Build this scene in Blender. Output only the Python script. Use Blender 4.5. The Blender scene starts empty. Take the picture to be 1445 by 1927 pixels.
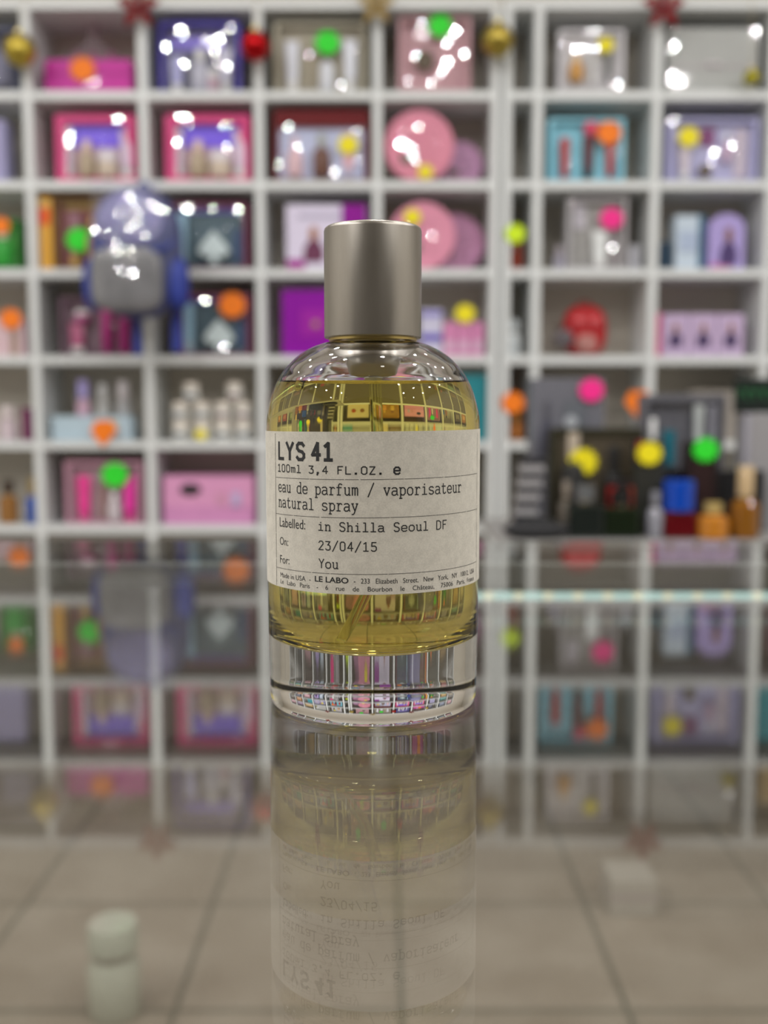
import bpy, bmesh, math, random
from mathutils import Vector, Matrix
random.seed(7)
S = bpy.context.scene
COL = S.collection
R = math.radians

# ------------------------------------------------------------------ camera
F, CX, CY = 1950.0, 722.5, 963.5          # focal length in pixels of the 1445x1927 frame
TH = R(5.6)                               # camera looks down by this much
EZ = 1.03                                 # eye height above the floor
cam = bpy.data.cameras.new('camera'); camo = bpy.data.objects.new('camera', cam); COL.objects.link(camo)
camo.location = (0, 0, EZ); camo.rotation_euler = (R(90) - TH, 0, 0)
cam.sensor_fit = 'HORIZONTAL'; cam.sensor_width = 36; cam.lens = F / 1445 * 36
cam.clip_start = .01; cam.clip_end = 50
cam.dof.use_dof = True; cam.dof.focus_distance = .258; cam.dof.aperture_fstop = cam.lens / 3.7
S.camera = camo
S.view_settings.view_transform = 'Standard'; S.view_settings.look = 'None'
S.view_settings.gamma = 1; S.view_settings.exposure = 0.32
S.view_settings.use_curve_mapping = False
w = bpy.data.worlds.new('world'); S.world = w; w.use_nodes = True
w.node_tree.nodes['Background'].inputs[0].default_value = (1, 1, 1, 1)
w.node_tree.nodes['Background'].inputs[1].default_value = .05

CEIL = 2.95
LAMP_W = 4.6
LAMPS = []
def lamp(x, y, power=LAMP_W, col=(1, .99, .975), r=.04, zz=CEIL - .02):
    LAMPS.append(Vector((x, y, zz)))
    l = bpy.data.lights.new('downlight', 'AREA'); l.shape = 'DISK'; l.size = 2 * r
    l.energy = power; l.color = col
    o = bpy.data.objects.new('downlight', l); o.location = (x, y, zz); COL.objects.link(o)
for iy, y in enumerate((-1.9, -1.1, -.3, .5, 1.3, 1.95)):
    for ix in range(7):
        x = -2.55 + .85 * ix + (.2 if iy % 2 else 0)
        if abs(x) < 1.0 and y < .2: continue       # no lamps right over and behind the customer side
        lamp(x, y, LAMP_W * (1.35 if x < -1.2 and y < 1.2 else 1.) * (.4 if y > 1.6 else .75 if y > 1 else 1.35))

def P(px, py, Y):
    """world point seen at photo pixel (px, py) lying at distance Y in front of the lens"""
    a = -(TH + math.atan((py - CY) / F))
    dz = Y * math.tan(a)
    zc = Y * math.cos(TH) - dz * math.sin(TH)
    return Vector(((px - CX) / F * zc, Y, EZ + dz))

# ------------------------------------------------------------------ materials
def nt(name):
    m = bpy.data.materials.new(name); m.use_nodes = True
    t = m.node_tree; t.nodes.clear(); out = t.nodes.new('ShaderNodeOutputMaterial')
    return m, t, out
MC = {}
def mat(name, col, rough=.5, metal=0., var=.06, scale=30., coat=0., spec=.5, bump=0.):
    key = (name, col, rough, metal, coat)
    if key in MC: return MC[key]
    m, t, out = nt(name)
    b = t.nodes.new('ShaderNodeBsdfPrincipled'); t.links.new(b.outputs[0], out.inputs[0])
    tc = t.nodes.new('ShaderNodeTexCoord'); n = t.nodes.new('ShaderNodeTexNoise'); n.inputs['Scale'].default_value = scale
    t.links.new(tc.outputs['Object'], n.inputs['Vector'])
    mx = t.nodes.new('ShaderNodeMix'); mx.data_type = 'RGBA'
    t.links.new(n.outputs['Fac'], mx.inputs['Factor'])
    mx.inputs[6].default_value = tuple(max(0, c * (1 - var)) for c in col) + (1,)
    mx.inputs[7].default_value = tuple(min(1, c * (1 + var)) for c in col) + (1,)
    t.links.new(mx.outputs[2], b.inputs['Base Color'])
    b.inputs['Roughness'].default_value = rough; b.inputs['Metallic'].default_value = metal
    b.inputs['Coat Weight'].default_value = coat; b.inputs['Coat Roughness'].default_value = .04
    b.inputs['Specular IOR Level'].default_value = spec
    if bump:
        bp = t.nodes.new('ShaderNodeBump'); bp.inputs['Strength'].default_value = bump; bp.inputs['Distance'].default_value = .002
        t.links.new(n.outputs['Fac'], bp.inputs['Height']); t.links.new(bp.outputs[0], b.inputs['Normal'])
    MC[key] = m
    return m
def sheet(name, tint=(1, 1, 1), ior=1.5, rough=.0, haze=0., gain=1.):
    """thin clear sheet: mirror reflection by Fresnel, the rest passes straight through"""
    m, t, out = nt(name)
    g = t.nodes.new('ShaderNodeBsdfGlossy'); g.inputs['Roughness'].default_value = rough
    tr = t.nodes.new('ShaderNodeBsdfTransparent'); tr.inputs[0].default_value = tint + (1,)
    geo = t.nodes.new('ShaderNodeNewGeometry')
    mi = t.nodes.new('ShaderNodeMix'); mi.data_type = 'FLOAT'
    mi.inputs[2].default_value = ior; mi.inputs[3].default_value = 1 / ior
    t.links.new(geo.outputs['Backfacing'], mi.inputs[0])
    fr = t.nodes.new('ShaderNodeFresnel'); t.links.new(mi.outputs[0], fr.inputs['IOR'])
    ml = t.nodes.new('ShaderNodeMath'); ml.operation = 'MULTIPLY'; ml.use_clamp = True; ml.inputs[1].default_value = gain
    t.links.new(fr.outputs[0], ml.inputs[0])
    mx = t.nodes.new('ShaderNodeMixShader'); t.links.new(ml.outputs[0], mx.inputs[0])
    last = tr.outputs[0]
    if haze:
        d = t.nodes.new('ShaderNodeBsdfDiffuse'); d.inputs[0].default_value = (.8, .8, .8, 1)
        m2 = t.nodes.new('ShaderNodeMixShader'); m2.inputs[0].default_value = haze
        t.links.new(tr.outputs[0], m2.inputs[1]); t.links.new(d.outputs[0], m2.inputs[2]); last = m2.outputs[0]
    t.links.new(last, mx.inputs[1]); t.links.new(g.outputs[0], mx.inputs[2]); t.links.new(mx.outputs[0], out.inputs[0])
    return m
def glassmat(name, col=(1, 1, 1), ior=1.5, rough=0.):
    m, t, out = nt(name)
    g = t.nodes.new('ShaderNodeBsdfGlass'); g.inputs[0].default_value = col + (1,); g.inputs['Roughness'].default_value = rough
    g.inputs['IOR'].default_value = ior; t.links.new(g.outputs[0], out.inputs[0]); return m

WHITE = mat('white_melamine', (.70, .72, .72), .35, var=.02, scale=8)
CAB = mat('taupe_cupboard_laminate', (.15, .135, .115), .6, var=.08, scale=5)
BACKP = mat('grey_back_board', (.62, .57, .49), .6, var=.04, scale=6)
ALU = mat('brushed_aluminium', (.55, .56, .56), .35, .9, scale=60)
FILM = sheet('clear_window_film', rough=.03, gain=1.1)
GLASS = sheet('counter_glass', (.935, .94, .92), 1.72)
NEON = {'orange': (1., .21, .0), 'green': (.02, .72, .02), 'yellow': (.86, .74, .0), 'pink': (.95, .015, .27), 'lime': (.62, .86, .0)}
def neon(k): return mat('neon_%s_card' % k, NEON[k], .6, var=.1, scale=90)

# ------------------------------------------------------------------ mesh helpers (all in world coordinates)
def bx(bm, x0, x1, y0, y1, z0, z1, bev=0., rot=None):
    v = [bm.verts.new((x, y, z)) for x in (x0, x1) for y in (y0, y1) for z in (z0, z1)]
    f = [bm.faces.new([v[i] for i in q]) for q in ((0, 1, 3, 2), (4, 6, 7, 5), (0, 4, 5, 1), (2, 3, 7, 6), (0, 2, 6, 4), (1, 5, 7, 3))]
    geo = v
    if rot:
        c = Vector(((x0 + x1) / 2, (y0 + y1) / 2, (z0 + z1) / 2))
        bmesh.ops.rotate(bm, verts=v, cent=c, matrix=rot)
    if bev:
        es = list({e for q in f for e in q.edges})
        bmesh.ops.bevel(bm, geom=es, offset=bev, segments=2, affect='EDGES', profile=.5)
    return bm
def box(*a, **k): return bx(bmesh.new(), *a, **k)
def lathe(bm, prof, cx, cy, seg=32, close=True, axis='Z', cz=0):
    rings = []
    for r, h in prof:
        if r < 1e-6:
            p = (cx, cy, h) if axis == 'Z' else (cx, h, cz)
            rings.append([bm.verts.new(p)])
        else:
            ring = []
            for i in range(seg):
                a = 2 * math.pi * i / seg
                ring.append(bm.verts.new((cx + r * math.cos(a), cy + r * math.sin(a), h) if axis == 'Z' else (cx + r * math.cos(a), h, cz + r * math.sin(a))))
            rings.append(ring)
    for A, B in zip(rings, rings[1:]):
        for i in range(seg):
            j = (i + 1) % seg
            if len(A) == 1 and len(B) == 1: continue
            if len(A) == 1: bm.faces.new((A[0], B[j], B[i]))
            elif len(B) == 1: bm.faces.new((A[i], A[j], B[0]))
            else: bm.faces.new((A[i], A[j], B[j], B[i]))
    return bm
def tube(bm, pts, r, seg=10):
    pts = [Vector(p) for p in pts]; prev = None; n = len(pts)
    for k, p in enumerate(pts):
        d = (pts[min(k + 1, n - 1)] - pts[max(k - 1, 0)]).normalized()
        u = d.cross(Vector((0, 1, 0)));
        if u.length < .1: u = d.cross(Vector((1, 0, 0)))
        u.normalize(); v = d.cross(u)
        ring = [bm.verts.new(p + r * (math.cos(2 * math.pi * i / seg) * u + math.sin(2 * math.pi * i / seg) * v)) for i in range(seg)]
        if prev:
            for i in range(seg): bm.faces.new((prev[i], prev[(i + 1) % seg], ring[(i + 1) % seg], ring[i]))
        else: bm.faces.new(ring[::-1])
        prev = ring
    bm.faces.new(prev); return bm
def prism(bm, poly, y0, y1):
    """poly of (x, z), extruded along y"""
    a = [bm.verts.new((x, y0, z)) for x, z in poly]; b = [bm.verts.new((x, y1, z)) for x, z in poly]
    bm.faces.new(a); bm.faces.new(b[::-1])
    for i in range(len(a)):
        j = (i + 1) % len(a); bm.faces.new((a[j], a[i], b[i], b[j]))
    return bm
def blob(bm, c, rx, ry, rz, n=2., seg=28, rings=16, flat=None):
    """superellipsoid"""
    def sp(v, e): return math.copysign(abs(v) ** e, v)
    e = 2. / n; rows = []
    for j in range(rings + 1):
        ph = -math.pi / 2 + math.pi * j / rings
        row = []
        for i in range(seg):
            a = 2 * math.pi * i / seg
            row.append(bm.verts.new((c[0] + rx * sp(math.cos(ph), e) * sp(math.cos(a), e), c[1] + ry * sp(math.cos(ph), e) * sp(math.sin(a), e), c[2] + rz * sp(math.sin(ph), e))))
        rows.append(row)
    for A, B in zip(rows, rows[1:]):
        for i in range(seg):
            j = (i + 1) % seg; bm.faces.new((A[i], A[j], B[j], B[i]))
    bmesh.ops.remove_doubles(bm, verts=bm.verts, dist=1e-5)
    return bm
def link(name, bm, m, parent=None, smooth=False, label=None, fix=True):
    if fix: bmesh.ops.recalc_face_normals(bm, faces=bm.faces)
    if parent is not None: bmesh.ops.translate(bm, verts=bm.verts, vec=-world_loc(parent))
    me = bpy.data.meshes.new(name); bm.to_mesh(me); bm.free(); me.materials.append(m)
    if smooth:
        for p in me.polygons: p.use_smooth = True
        try: me.set_sharp_from_angle(angle=R(38))
        except Exception: pass
    o = bpy.data.objects.new(name, me); COL.objects.link(o)
    if parent is not None: o.parent = parent
    if label: o['label'] = label
    return o
def world_loc(o):
    v = Vector(o.location)
    while o.parent: o = o.parent; v += Vector(o.location)
    return v
def thing(name, label, cat, loc, group=None):
    o = bpy.data.objects.new(name, None); COL.objects.link(o); o.location = loc; o.empty_display_size = .02
    o['label'] = label; o['category'] = cat
    if group: o['group'] = group
    return o
def struct(name, bm, m, smooth=False):
    o = link(name, bm, m, None, smooth); o['kind'] = 'structure'; return o
def copy_tree(o, parent=None):
    c = o.copy(); COL.objects.link(c); c.parent = parent
    for ch in o.children: copy_tree(ch, c)
    return c

# ------------------------------------------------------------------ room shell
XL, XR, YB, YF = -3.3, 3.3, -2.7, 3.19
def tilemat():
    m, t, out = nt('beige_floor_tile')
    b = t.nodes.new('ShaderNodeBsdfPrincipled'); t.links.new(b.outputs[0], out.inputs[0])
    geo = t.nodes.new('ShaderNodeNewGeometry'); mp = t.nodes.new('ShaderNodeMapping'); mp.inputs['Location'].default_value = (-.03, -2.084, 0)
    t.links.new(geo.outputs['Position'], mp.inputs['Vector'])
    br = t.nodes.new('ShaderNodeTexBrick'); br.offset = 0; br.inputs['Scale'].default_value = 1
    br.inputs['Brick Width'].default_value = .39; br.inputs['Row Height'].default_value = .39; br.inputs['Mortar Size'].default_value = .006
    br.inputs['Color1'].default_value = (.33, .285, .235, 1); br.inputs['Color2'].default_value = (.31, .268, .218, 1); br.inputs['Mortar'].default_value = (.15, .14, .11, 1)
    t.links.new(mp.outputs[0], br.inputs['Vector'])
    n = t.nodes.new('ShaderNodeTexNoise'); n.inputs['Scale'].default_value = 6; n.inputs['Detail'].default_value = 6
    t.links.new(geo.outputs['Position'], n.inputs['Vector'])
    cr = t.nodes.new('ShaderNodeValToRGB'); cr.color_ramp.elements[0].position = .35; cr.color_ramp.elements[0].color = (.78, .75, .72, 1); cr.color_ramp.elements[1].position = .65
    t.links.new(n.outputs['Fac'], cr.inputs[0])
    mx = t.nodes.new('ShaderNodeMix'); mx.data_type = 'RGBA'; mx.blend_type = 'MULTIPLY'; mx.inputs[0].default_value = 1
    t.links.new(br.outputs['Color'], mx.inputs[6]); t.links.new(cr.outputs[0], mx.inputs[7]); t.links.new(mx.outputs[2], b.inputs['Base Color'])
    b.inputs['Roughness'].default_value = .35
    return m
struct('floor', box(XL, XR, YB, YF, -.05, 0), tilemat())
struct('ceiling', box(XL, XR, YB, YF, CEIL, CEIL + .05), mat('ceiling_paint', (.72, .70, .66), .8, var=.02))
struct('wall_back', box(XL, XR, YF, YF + .06, 0, CEIL), mat('warm_wall_paint', (.62, .57, .49), .8, var=.03, scale=3))
struct('wall_front', box(XL, XR, YB - .06, YB, 0, CEIL), mat('dark_wall_paint', (.07, .06, .047), .7, var=.03, scale=3))  # unseen wall, made dark so the cap's centre reflects a dark side
struct('wall_left', box(XL - .06, XL, YB, YF, 0, CEIL), mat('wall_paint', (.62, .60, .56), .8, var=.03, scale=3))
struct('wall_right', box(XR, XR + .06, YB, YF, 0, CEIL), mat('wall_paint', (.62, .60, .56), .8, var=.03, scale=3))

# ------------------------------------------------------------------ shelving wall
YW, T, DEP = 2.93, .024, .21
ZB = [EZ + 1.097 - .239 * k for k in range(7)]        # board centre heights, top first
C1 = [-1.93, -1.61, -1.292, -.976, -.660, -.343, -.018, .306]
C2 = [.338, .423, .748, 1.066, 1.386, 1.706, 2.03]
def unit(cols, label):
    t = thing('shelving_unit', label, 'shelf', ((cols[0] + cols[-1]) / 2, YW + DEP / 2, 0))
    zt, zb = ZB[0] + T / 2, 0
    for i, x in enumerate(cols):
        nm = 'side_panel' if i in (0, len(cols) - 1) else 'upright'
        link(nm, box(x - T / 2, x + T / 2, YW, YW + DEP, zb, zt, bev=.0015), WHITE, t)
    for z in ZB:
        link('shelf_board', box(cols[0], cols[-1], YW + .002, YW + DEP, z - T / 2 + .0005, z + T / 2 - .0005), WHITE, t)
    link('back_panel', box(cols[0], cols[-1], YW + DEP - .006, YW + DEP, zb, zt), BACKP, t)
    link('plinth', box(cols[0] + T / 2, cols[-1] - T / 2, YW + .03, YW + .05, 0, .08), CAB, t)
    for a, b in zip(cols, cols[1:]):
        d_ = link('cupboard_door', box(a + T / 2 + .001, b - T / 2 - .001, YW + .004, YW + .02, .085, ZB[-1] - T / 2 - .003, bev=.001), CAB, t)
        link('door_knob', lathe(bmesh.new(), [(0, YW - .014), (.007, YW - .012), (.008, YW - .006), (.004, YW + .004), (0, YW + .004)], b - T / 2 - .03, 0, 16, axis='Y', cz=ZB[-1] - .1), ALU, d_, True)
unit(C1, 'wide white open shelving unit of square cells on the left, behind the backpack')
unit(C2, 'white open shelving unit on the right that starts with a narrow column of cells')

def base(row): return ZB[row + 1] + T / 2
def clampx(a, b, g=.0015):
    """keep a carton between the uprights of the cell its middle stands in"""
    m_ = (a + b) / 2
    for cols in (C1, C2):
        for u, v in zip(cols, cols[1:]):
            if u < m_ < v: return max(a, u + T / 2 + g), min(b, v - T / 2 - g)
    return a, b

# ------------------------------------------------------------------ sticker, film, contents
def sticker(parent, px, py, r, color, Y, n=14, shape='star'):
    c = P(px, py, Y); s = r * Y / F
    if YW < Y < YW + .2:                       # cards that stick out over a board or an upright hang in front of it
        q = clampx(c.x - s, c.x + s)
        zf = [(c.z - s * 1.12 < z + T / 2 and c.z + s > z - T / 2) for z in ZB]
        if q != (c.x - s, c.x + s) or any(zf): Y = YW - .004
    if shape == 'star':
        poly = [(c.x + s * (1.04 if k % 2 else .80) * math.cos(math.pi * k / n), c.z + s * .92 * (1.04 if k % 2 else .80) * math.sin(math.pi * k / n)) for k in range(2 * n)]
    else:
        poly = [(c.x + s, c.z + .1 * s), (c.x + .55 * s, c.z + .85 * s), (c.x - .6 * s, c.z + .8 * s), (c.x - s, c.z), (c.x - .1 * s, c.z - 1.1 * s)]
    return link('price_sticker', prism(bmesh.new(), poly, Y, Y + .0012), neon(color), parent, label='neon %s price sticker' % color)
def film(parent, x0, x1, y, z0, z1, cell=.011, amp=.0036, m=None, name='window_film'):
    bm = bmesh.new(); nx = max(2, int((x1 - x0) / cell)); nz = max(2, int((z1 - z0) / cell)); V = []
    for j in range(nz + 1):
        V.append([bm.verts.new((x0 + (x1 - x0) * i / nx, y - (0 if i in (0, nx) or j in (0, nz) else random.uniform(0, amp)), z0 + (z1 - z0) * j / nz)) for i in range(nx + 1)])
    for j in range(nz):
        for i in range(nx):
            bm.faces.new((V[j][i], V[j][i + 1], V[j + 1][i + 1])); bm.faces.new((V[j][i], V[j + 1][i + 1], V[j + 1][i]))
    return link(name, bm, m or FILM, parent, fix=False)
def glint_facets(parent, Y, spots, m=None, k_=1.):
    """added flat facets that place glints, each tilted to mirror a lamp to the camera"""
    bm = bmesh.new(); near = [l for l in LAMPS if -.5 < l.y < .6]
    for sp_ in spots:
        px, py, w_, h_ = (sp_ + (14, 14))[:4]; c = P(px, py, Y); l = min(near, key=lambda q: abs(q.x - c.x - random.uniform(-.9, .9)))
        n = ((camo.location - c).normalized() + (l - c).normalized()).normalized()
        u = n.cross(Vector((0, 0, 1))).normalized(); v = u.cross(n); a = w_ * .21 * k_ * Y / F; b = h_ * .21 * k_ * Y / F
        ring = [bm.verts.new(c + u * a * math.cos(k * math.pi / 4 + .3) * random.uniform(.85, 1.05) + v * b * math.sin(k * math.pi / 4 + .3)) for k in range(8)]
        back = [bm.verts.new(q.co - n * .0015) for q in ring]
        bm.faces.new(ring); bm.faces.new(back[::-1])
        for k in range(8): bm.faces.new((ring[k], back[k], back[(k + 1) % 8], ring[(k + 1) % 8]))
    return link('glint_facet', bm, m or GLINT_FILM, parent)
GLINT_FILM = sheet('glint_facet_film', rough=.01, gain=.6)  # film of the facets added to set highlights on the wraps
def colm(name, c, rough=.35, coat=.1, metal=0.): return mat(name, c, rough, metal, coat=coat, spec=.25)
def content(parent, kind, x, y, z0, w, h, col, cap=None):
    n0 = len(parent.children)
    content_(parent, kind, x, y, z0, w, h, col, cap)
    if kind in ('tube', 'jar', 'bottle') and w / 2 > .0135:      # flat oval pieces, so that they fit behind the window
        k = .0135 / (w / 2); y0 = y - world_loc(parent).y
        for o in list(parent.children)[n0:]:
            for v in o.data.vertices: v.co.y = y0 + (v.co.y - y0) * k
def content_(parent, kind, x, y, z0, w, h, col, cap=None):
    """one piece in a gift set: 'tube' squeeze tube, 'jar', 'bottle', 'card', 'figure', 'round', 'spade'"""
    r = w / 2; m = colm('packed_%s_finish' % kind, col)
    cm = colm('cap_finish', cap or (.8, .8, .8))
    bm = bmesh.new()
    if kind == 'tube':          # flat crimped top, round bottom cap
        rings = []
        for k in range(7):
            f = k / 6; zz = z0 + h * .2 + h * .8 * f
            rings.append([bm.verts.new((x + r * (.8 + .2 * f) * math.cos(2 * math.pi * i / 20), y + r * (.8 * (1 - f) + .06) * math.sin(2 * math.pi * i / 20), zz)) for i in range(20)])
        for A, B in zip(rings, rings[1:]):
            for i in range(20): bm.faces.new((A[i], A[(i + 1) % 20], B[(i + 1) % 20], B[i]))
        bm.faces.new(rings[0]); bm.faces.new(rings[-1])
        link('tube', bm, m, parent, True)
        link('tube_cap', lathe(bmesh.new(), [(0, z0), (r * .7, z0), (r * .75, z0 + h * .02), (r * .75, z0 + h * .2), (0, z0 + h * .2)], x, y, 20), cm, parent, True)
    elif kind == 'jar':
        link('jar', lathe(bm, [(0, z0), (r * .9, z0), (r, z0 + h * .08), (r, z0 + h * .6), (0, z0 + h * .6)], x, y, 20), m, parent, True)
        link('jar_lid', lathe(bmesh.new(), [(0, z0 + h * .6), (r * .95, z0 + h * .6), (r * .95, z0 + h * .97), (r * .9, z0 + h), (0, z0 + h)], x, y, 20), cm, parent, True)
    elif kind == 'bottle':
        link('flacon', lathe(bm, [(0, z0), (r * .88, z0), (r, z0 + h * .06), (r, z0 + h * .52), (r * .85, z0 + h * .62), (r * .4, z0 + h * .66), (r * .4, z0 + h * .7), (0, z0 + h * .7)], x, y, 20), m, parent, True)
        link('flacon_cap', lathe(bmesh.new(), [(0, z0 + h * .7), (r * .5, z0 + h * .7), (r * .5, z0 + h * .97), (r * .42, z0 + h), (0, z0 + h)], x, y, 20), cm, parent, True)
    elif kind == 'card':
        link('print_or_glare_panel', box(x - r, x + r, y - .001, y + .001, z0, z0 + h), m, parent)
    elif kind == 'round':
        link('round_compact', lathe(bm, [(0, y - .006), (r * .9, y - .006), (r, y - .003), (r, y + .003), (0, y + .003)], x, 0, 24, axis='Y', cz=z0 + h / 2), m, parent, True)
    elif kind == 'figure':      # plain printed silhouette: head, hair and cloak, no likeness
        poly = [(x - r, z0), (x - r * .9, z0 + h * .4), (x - r * .4, z0 + h * .62), (x - r * .3, z0 + h * .66), (x + r * .3, z0 + h * .66), (x + r * .5, z0 + h * .6), (x + r, z0 + h * .35), (x + r * .9, z0)]
        link('printed_cloak', prism(bm, poly, y - .0012, y), m, parent)
        b2 = bmesh.new(); prism(b2, [(x + r * .42 * math.cos(a * .3927), z0 + h * .8 + h * .2 * math.sin(a * .3927)) for a in range(16)], y - .0022, y - .0012)
        link('printed_head', b2, cm, parent)
    elif kind == 'spade':
        poly = [(x - r * .3, z0), (x + r * .3, z0), (x + r * .12, z0 + h * .25), (x + r * .6, z0 + h * .22), (x + r, z0 + h * .38), (x + r * .7, z0 + h * .62), (x, z0 + h), (x - r * .7, z0 + h * .62), (x - r, z0 + h * .38), (x - r * .6, z0 + h * .22), (x - r * .12, z0 + h * .25)]
        link('spade_flacon', prism(bm, poly, y - .012, y + .012), m, parent)
def gift(label, row, x0, top, x1, body, tray=None, parts=(), stickers=(), dy=.03, depth=.07, frame=.055, cat='gift box', name='gift_box', filmed=True, zb=None, group=None, top_frame=None, coat=.12, glints=(), Y=None):
    """windowed carton. parts: (kind, fx, width fraction, fz0, height fraction, colour, cap colour)"""
    Yf = (YW + dy) if Y is None else Y
    zb = base(row) if zb is None else zb
    A = P(x0, top, Yf); B = P(x1, top, Yf); X0, X1, Z1 = A.x, B.x, A.z
    if Y is None: X0, X1 = clampx(X0, X1)
    t = thing(name, label, cat, ((X0 + X1) / 2, Yf + depth / 2, zb), group)
    m = colm('carton_print', body, .4, coat)
    w, h = X1 - X0, Z1 - zb
    if tray is None:
        link('carton', box(X0, X1, Yf, Yf + depth, zb, Z1, bev=.0015), m, t)
        yf = Yf - .0015
        for (k, fx, fw, fz, fh, c, cp) in parts: content(t, k, X0 + fx * w, yf, zb + fz * h, fw * w, fh * h, c, cp)
    else:
        fw_ = frame * w; ft = (top_frame or frame) * h; fb = frame * h * .8
        bm = bmesh.new()
        bx(bm, X0, X1, Yf + depth - .003, Yf + depth, zb, Z1)
        bx(bm, X0, X0 + .002, Yf, Yf + depth - .003, zb, Z1); bx(bm, X1 - .002, X1, Yf, Yf + depth - .003, zb, Z1)
        bx(bm, X0 + .002, X1 - .002, Yf, Yf + depth - .003, Z1 - .002, Z1); bx(bm, X0 + .002, X1 - .002, Yf, Yf + depth - .003, zb, zb + .002)
        bx(bm, X0 + .002, X0 + fw_, Yf, Yf + .002, zb + .002, Z1 - .002); bx(bm, X1 - fw_, X1 - .002, Yf, Yf + .002, zb + .002, Z1 - .002)
        bx(bm, X0 + fw_, X1 - fw_, Yf, Yf + .002, Z1 - ft, Z1 - .002); bx(bm, X0 + fw_, X1 - fw_, Yf, Yf + .002, zb + .002, zb + fb)
        link('carton', bm, m, t)
        ty = Yf + depth * .3
        link('inner_tray', box(X0 + .003, X1 - .003, ty, ty + .004, zb + .003, Z1 - .003), colm('tray_card', tray, .5, .1), t)
        for (k, fx, fw, fz, fh, c, cp) in parts:
            yy = ty - .003 if k in ('card', 'figure') else ty - .016
            content(t, k, X0 + fx * w, yy, zb + fb * .3 + .003 + fz * h, fw * w, min(fh, .93 - fz) * h, c, cp)
        if filmed: film(t, X0 + fw_ * .8, X1 - fw_ * .8, Yf - .0003, zb + fb * .8, Z1 - ft * .8)
    if glints: glint_facets(t, Yf - .006, glints)
    for s in stickers: sticker(t, s[0], s[1], s[2], s[3], Yf - .007, shape=(s[4] if len(s) > 4 else 'star'))
    return t

W_ = (.78, .78, .80); PK = (.75, .28, .48); HP = (.80, .05, .33); LV = (.55, .50, .78); BR = (.28, .14, .07); DK = (.03, .03, .035); GO = (.6, .38, .1); RD = (.5, .02, .03)
# --- row 0
gift('dark slate box cut by the left edge of the photo on the top shelf', 0, -70, 52, 26, (.10, .11, .20), (.08, .08, .12), [('card', .5, .6, .15, .5, (.2, .2, .3), None)])
t = gift('magenta keepsake box under a gathered clear wrap, orange sticker, top shelf', 0, 83, 112, 247, (.55, .03, .33), None, [('card', .5, 1., .0, .03, (.4, .02, .25), None), ('card', .5, 1., .58, .03, (.35, .01, .2), None)], [(155, 130, 25, 'orange')], depth=.12)
bm = bmesh.new(); a0 = P(83, 112, YW + .03); a1 = P(247, 112, YW + .03); apx = P(165, 48, YW + .09)
ringv = []
for k in range(28):
    a = 2 * math.pi * k / 28; rr = 1 - .10 * (k % 2)
    ringv.append((math.cos(a) * rr, math.sin(a) * rr))
prev = None
for lv, sc in ((0, .98), (.2, .7), (.45, .36), (.7, .13), (.8, .07), (1, .16)):
    ring = [bm.verts.new(((a0.x + a1.x) / 2 + u * sc * (a1.x - a0.x) / 2, YW + .09 + v * sc * .055, a0.z + .001 + lv * (apx.z - a0.z))) for u, v in ringv]
    if prev:
        for i in range(28): bm.faces.new((prev[i], prev[(i + 1) % 28], ring[(i + 1) % 28], ring[i]))
    prev = ring
link('gathered_wrap', bm, sheet('tulle_wrap', (.8, .62, .70), rough=.08, haze=.12), t)
mx_ = (a0.x + a1.x) / 2
for sx in (-.045, 0, .05):
    link('ribbon_rosette', blob(bmesh.new(), (mx_ + sx, YW + .09, a0.z + .022), .011, .011, .018), colm('rosette_satin', (.45, .03, .26)), t, True)
gift('blue and violet cellophane gift set with silver pieces, top shelf', 0, 299, 42, 450, (.09, .07, .42), (.16, .16, .22), [('tube', .2, .16, .02, .5, (.45, .45, .75), None), ('bottle', .5, .24, .02, .6, (.5, .5, .6), None), ('tube', .82, .16, .02, .6, (.7, .7, .85), None), ('card', .45, .7, .62, .2, (.25, .2, .7), None), ('jar', .66, .14, .02, .3, (.6, .42, .5), None)], depth=.09, glints=[(313, 88, 18, 18), (347, 68, 8, 8), (412, 72, 26, 20), (404, 98, 14, 14), (347, 120, 16, 18), (428, 124, 14, 14), (365, 146, 10, 10), (340, 55, 34, 12)])
gift('beige gift box holding two white tubes and a small flacon, green sticker', 0, 514, 42, 690, (.40, .37, .29), (.42, .38, .30), [('tube', .2, .15, .02, .7, (.75, .77, .85), None), ('card', .42, .13, .05, .62, (.36, .32, .24), None), ('bottle', .57, .16, .02, .6, (.7, .72, .78), (.10, .06, .04)), ('tube', .82, .15, .02, .72, (.75, .77, .85), None)], [(616, 80, 24, 'green')])
gift('tall blush pink cellophane wrapped box with dark bow and green sticker', 0, 750, 32, 886, (.62, .37, .41), (.60, .36, .40), [('round', .36, .28, .28, .28, (.12, .09, .06), None), ('card', .5, .5, .70, .04, (.5, .3, .33), None)], [(828, 48, 23, 'green')], depth=.08, glints=[(857, 58, 24, 22), (840, 82, 14, 14), (874, 101, 16, 16), (842, 116, 24, 22), (833, 131, 13, 13), (812, 156, 16, 16), (782, 105, 12, 12)])
gift('white gift box with amber flacon and black mascara, yellow sticker', 0, 1053, 56, 1176, (.70, .68, .72), (.62, .60, .62), [('bottle', .27, .22, .18, .42, (.62, .33, .1), (.8, .6, .35)), ('tube', .52, .12, .14, .55, (.6, .6, .6), None), ('tube', .76, .09, .14, .55, (.03, .04, .03), (.03, .03, .03)), ('card', .72, .25, .9, .05, (.2, .03, .05), None)], [(1140, 84, 16, 'yellow')], glints=[(1081, 92, 14, 14), (1101, 90, 14, 14), (1122, 92, 10, 10), (1160, 160, 12, 8)])
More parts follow.
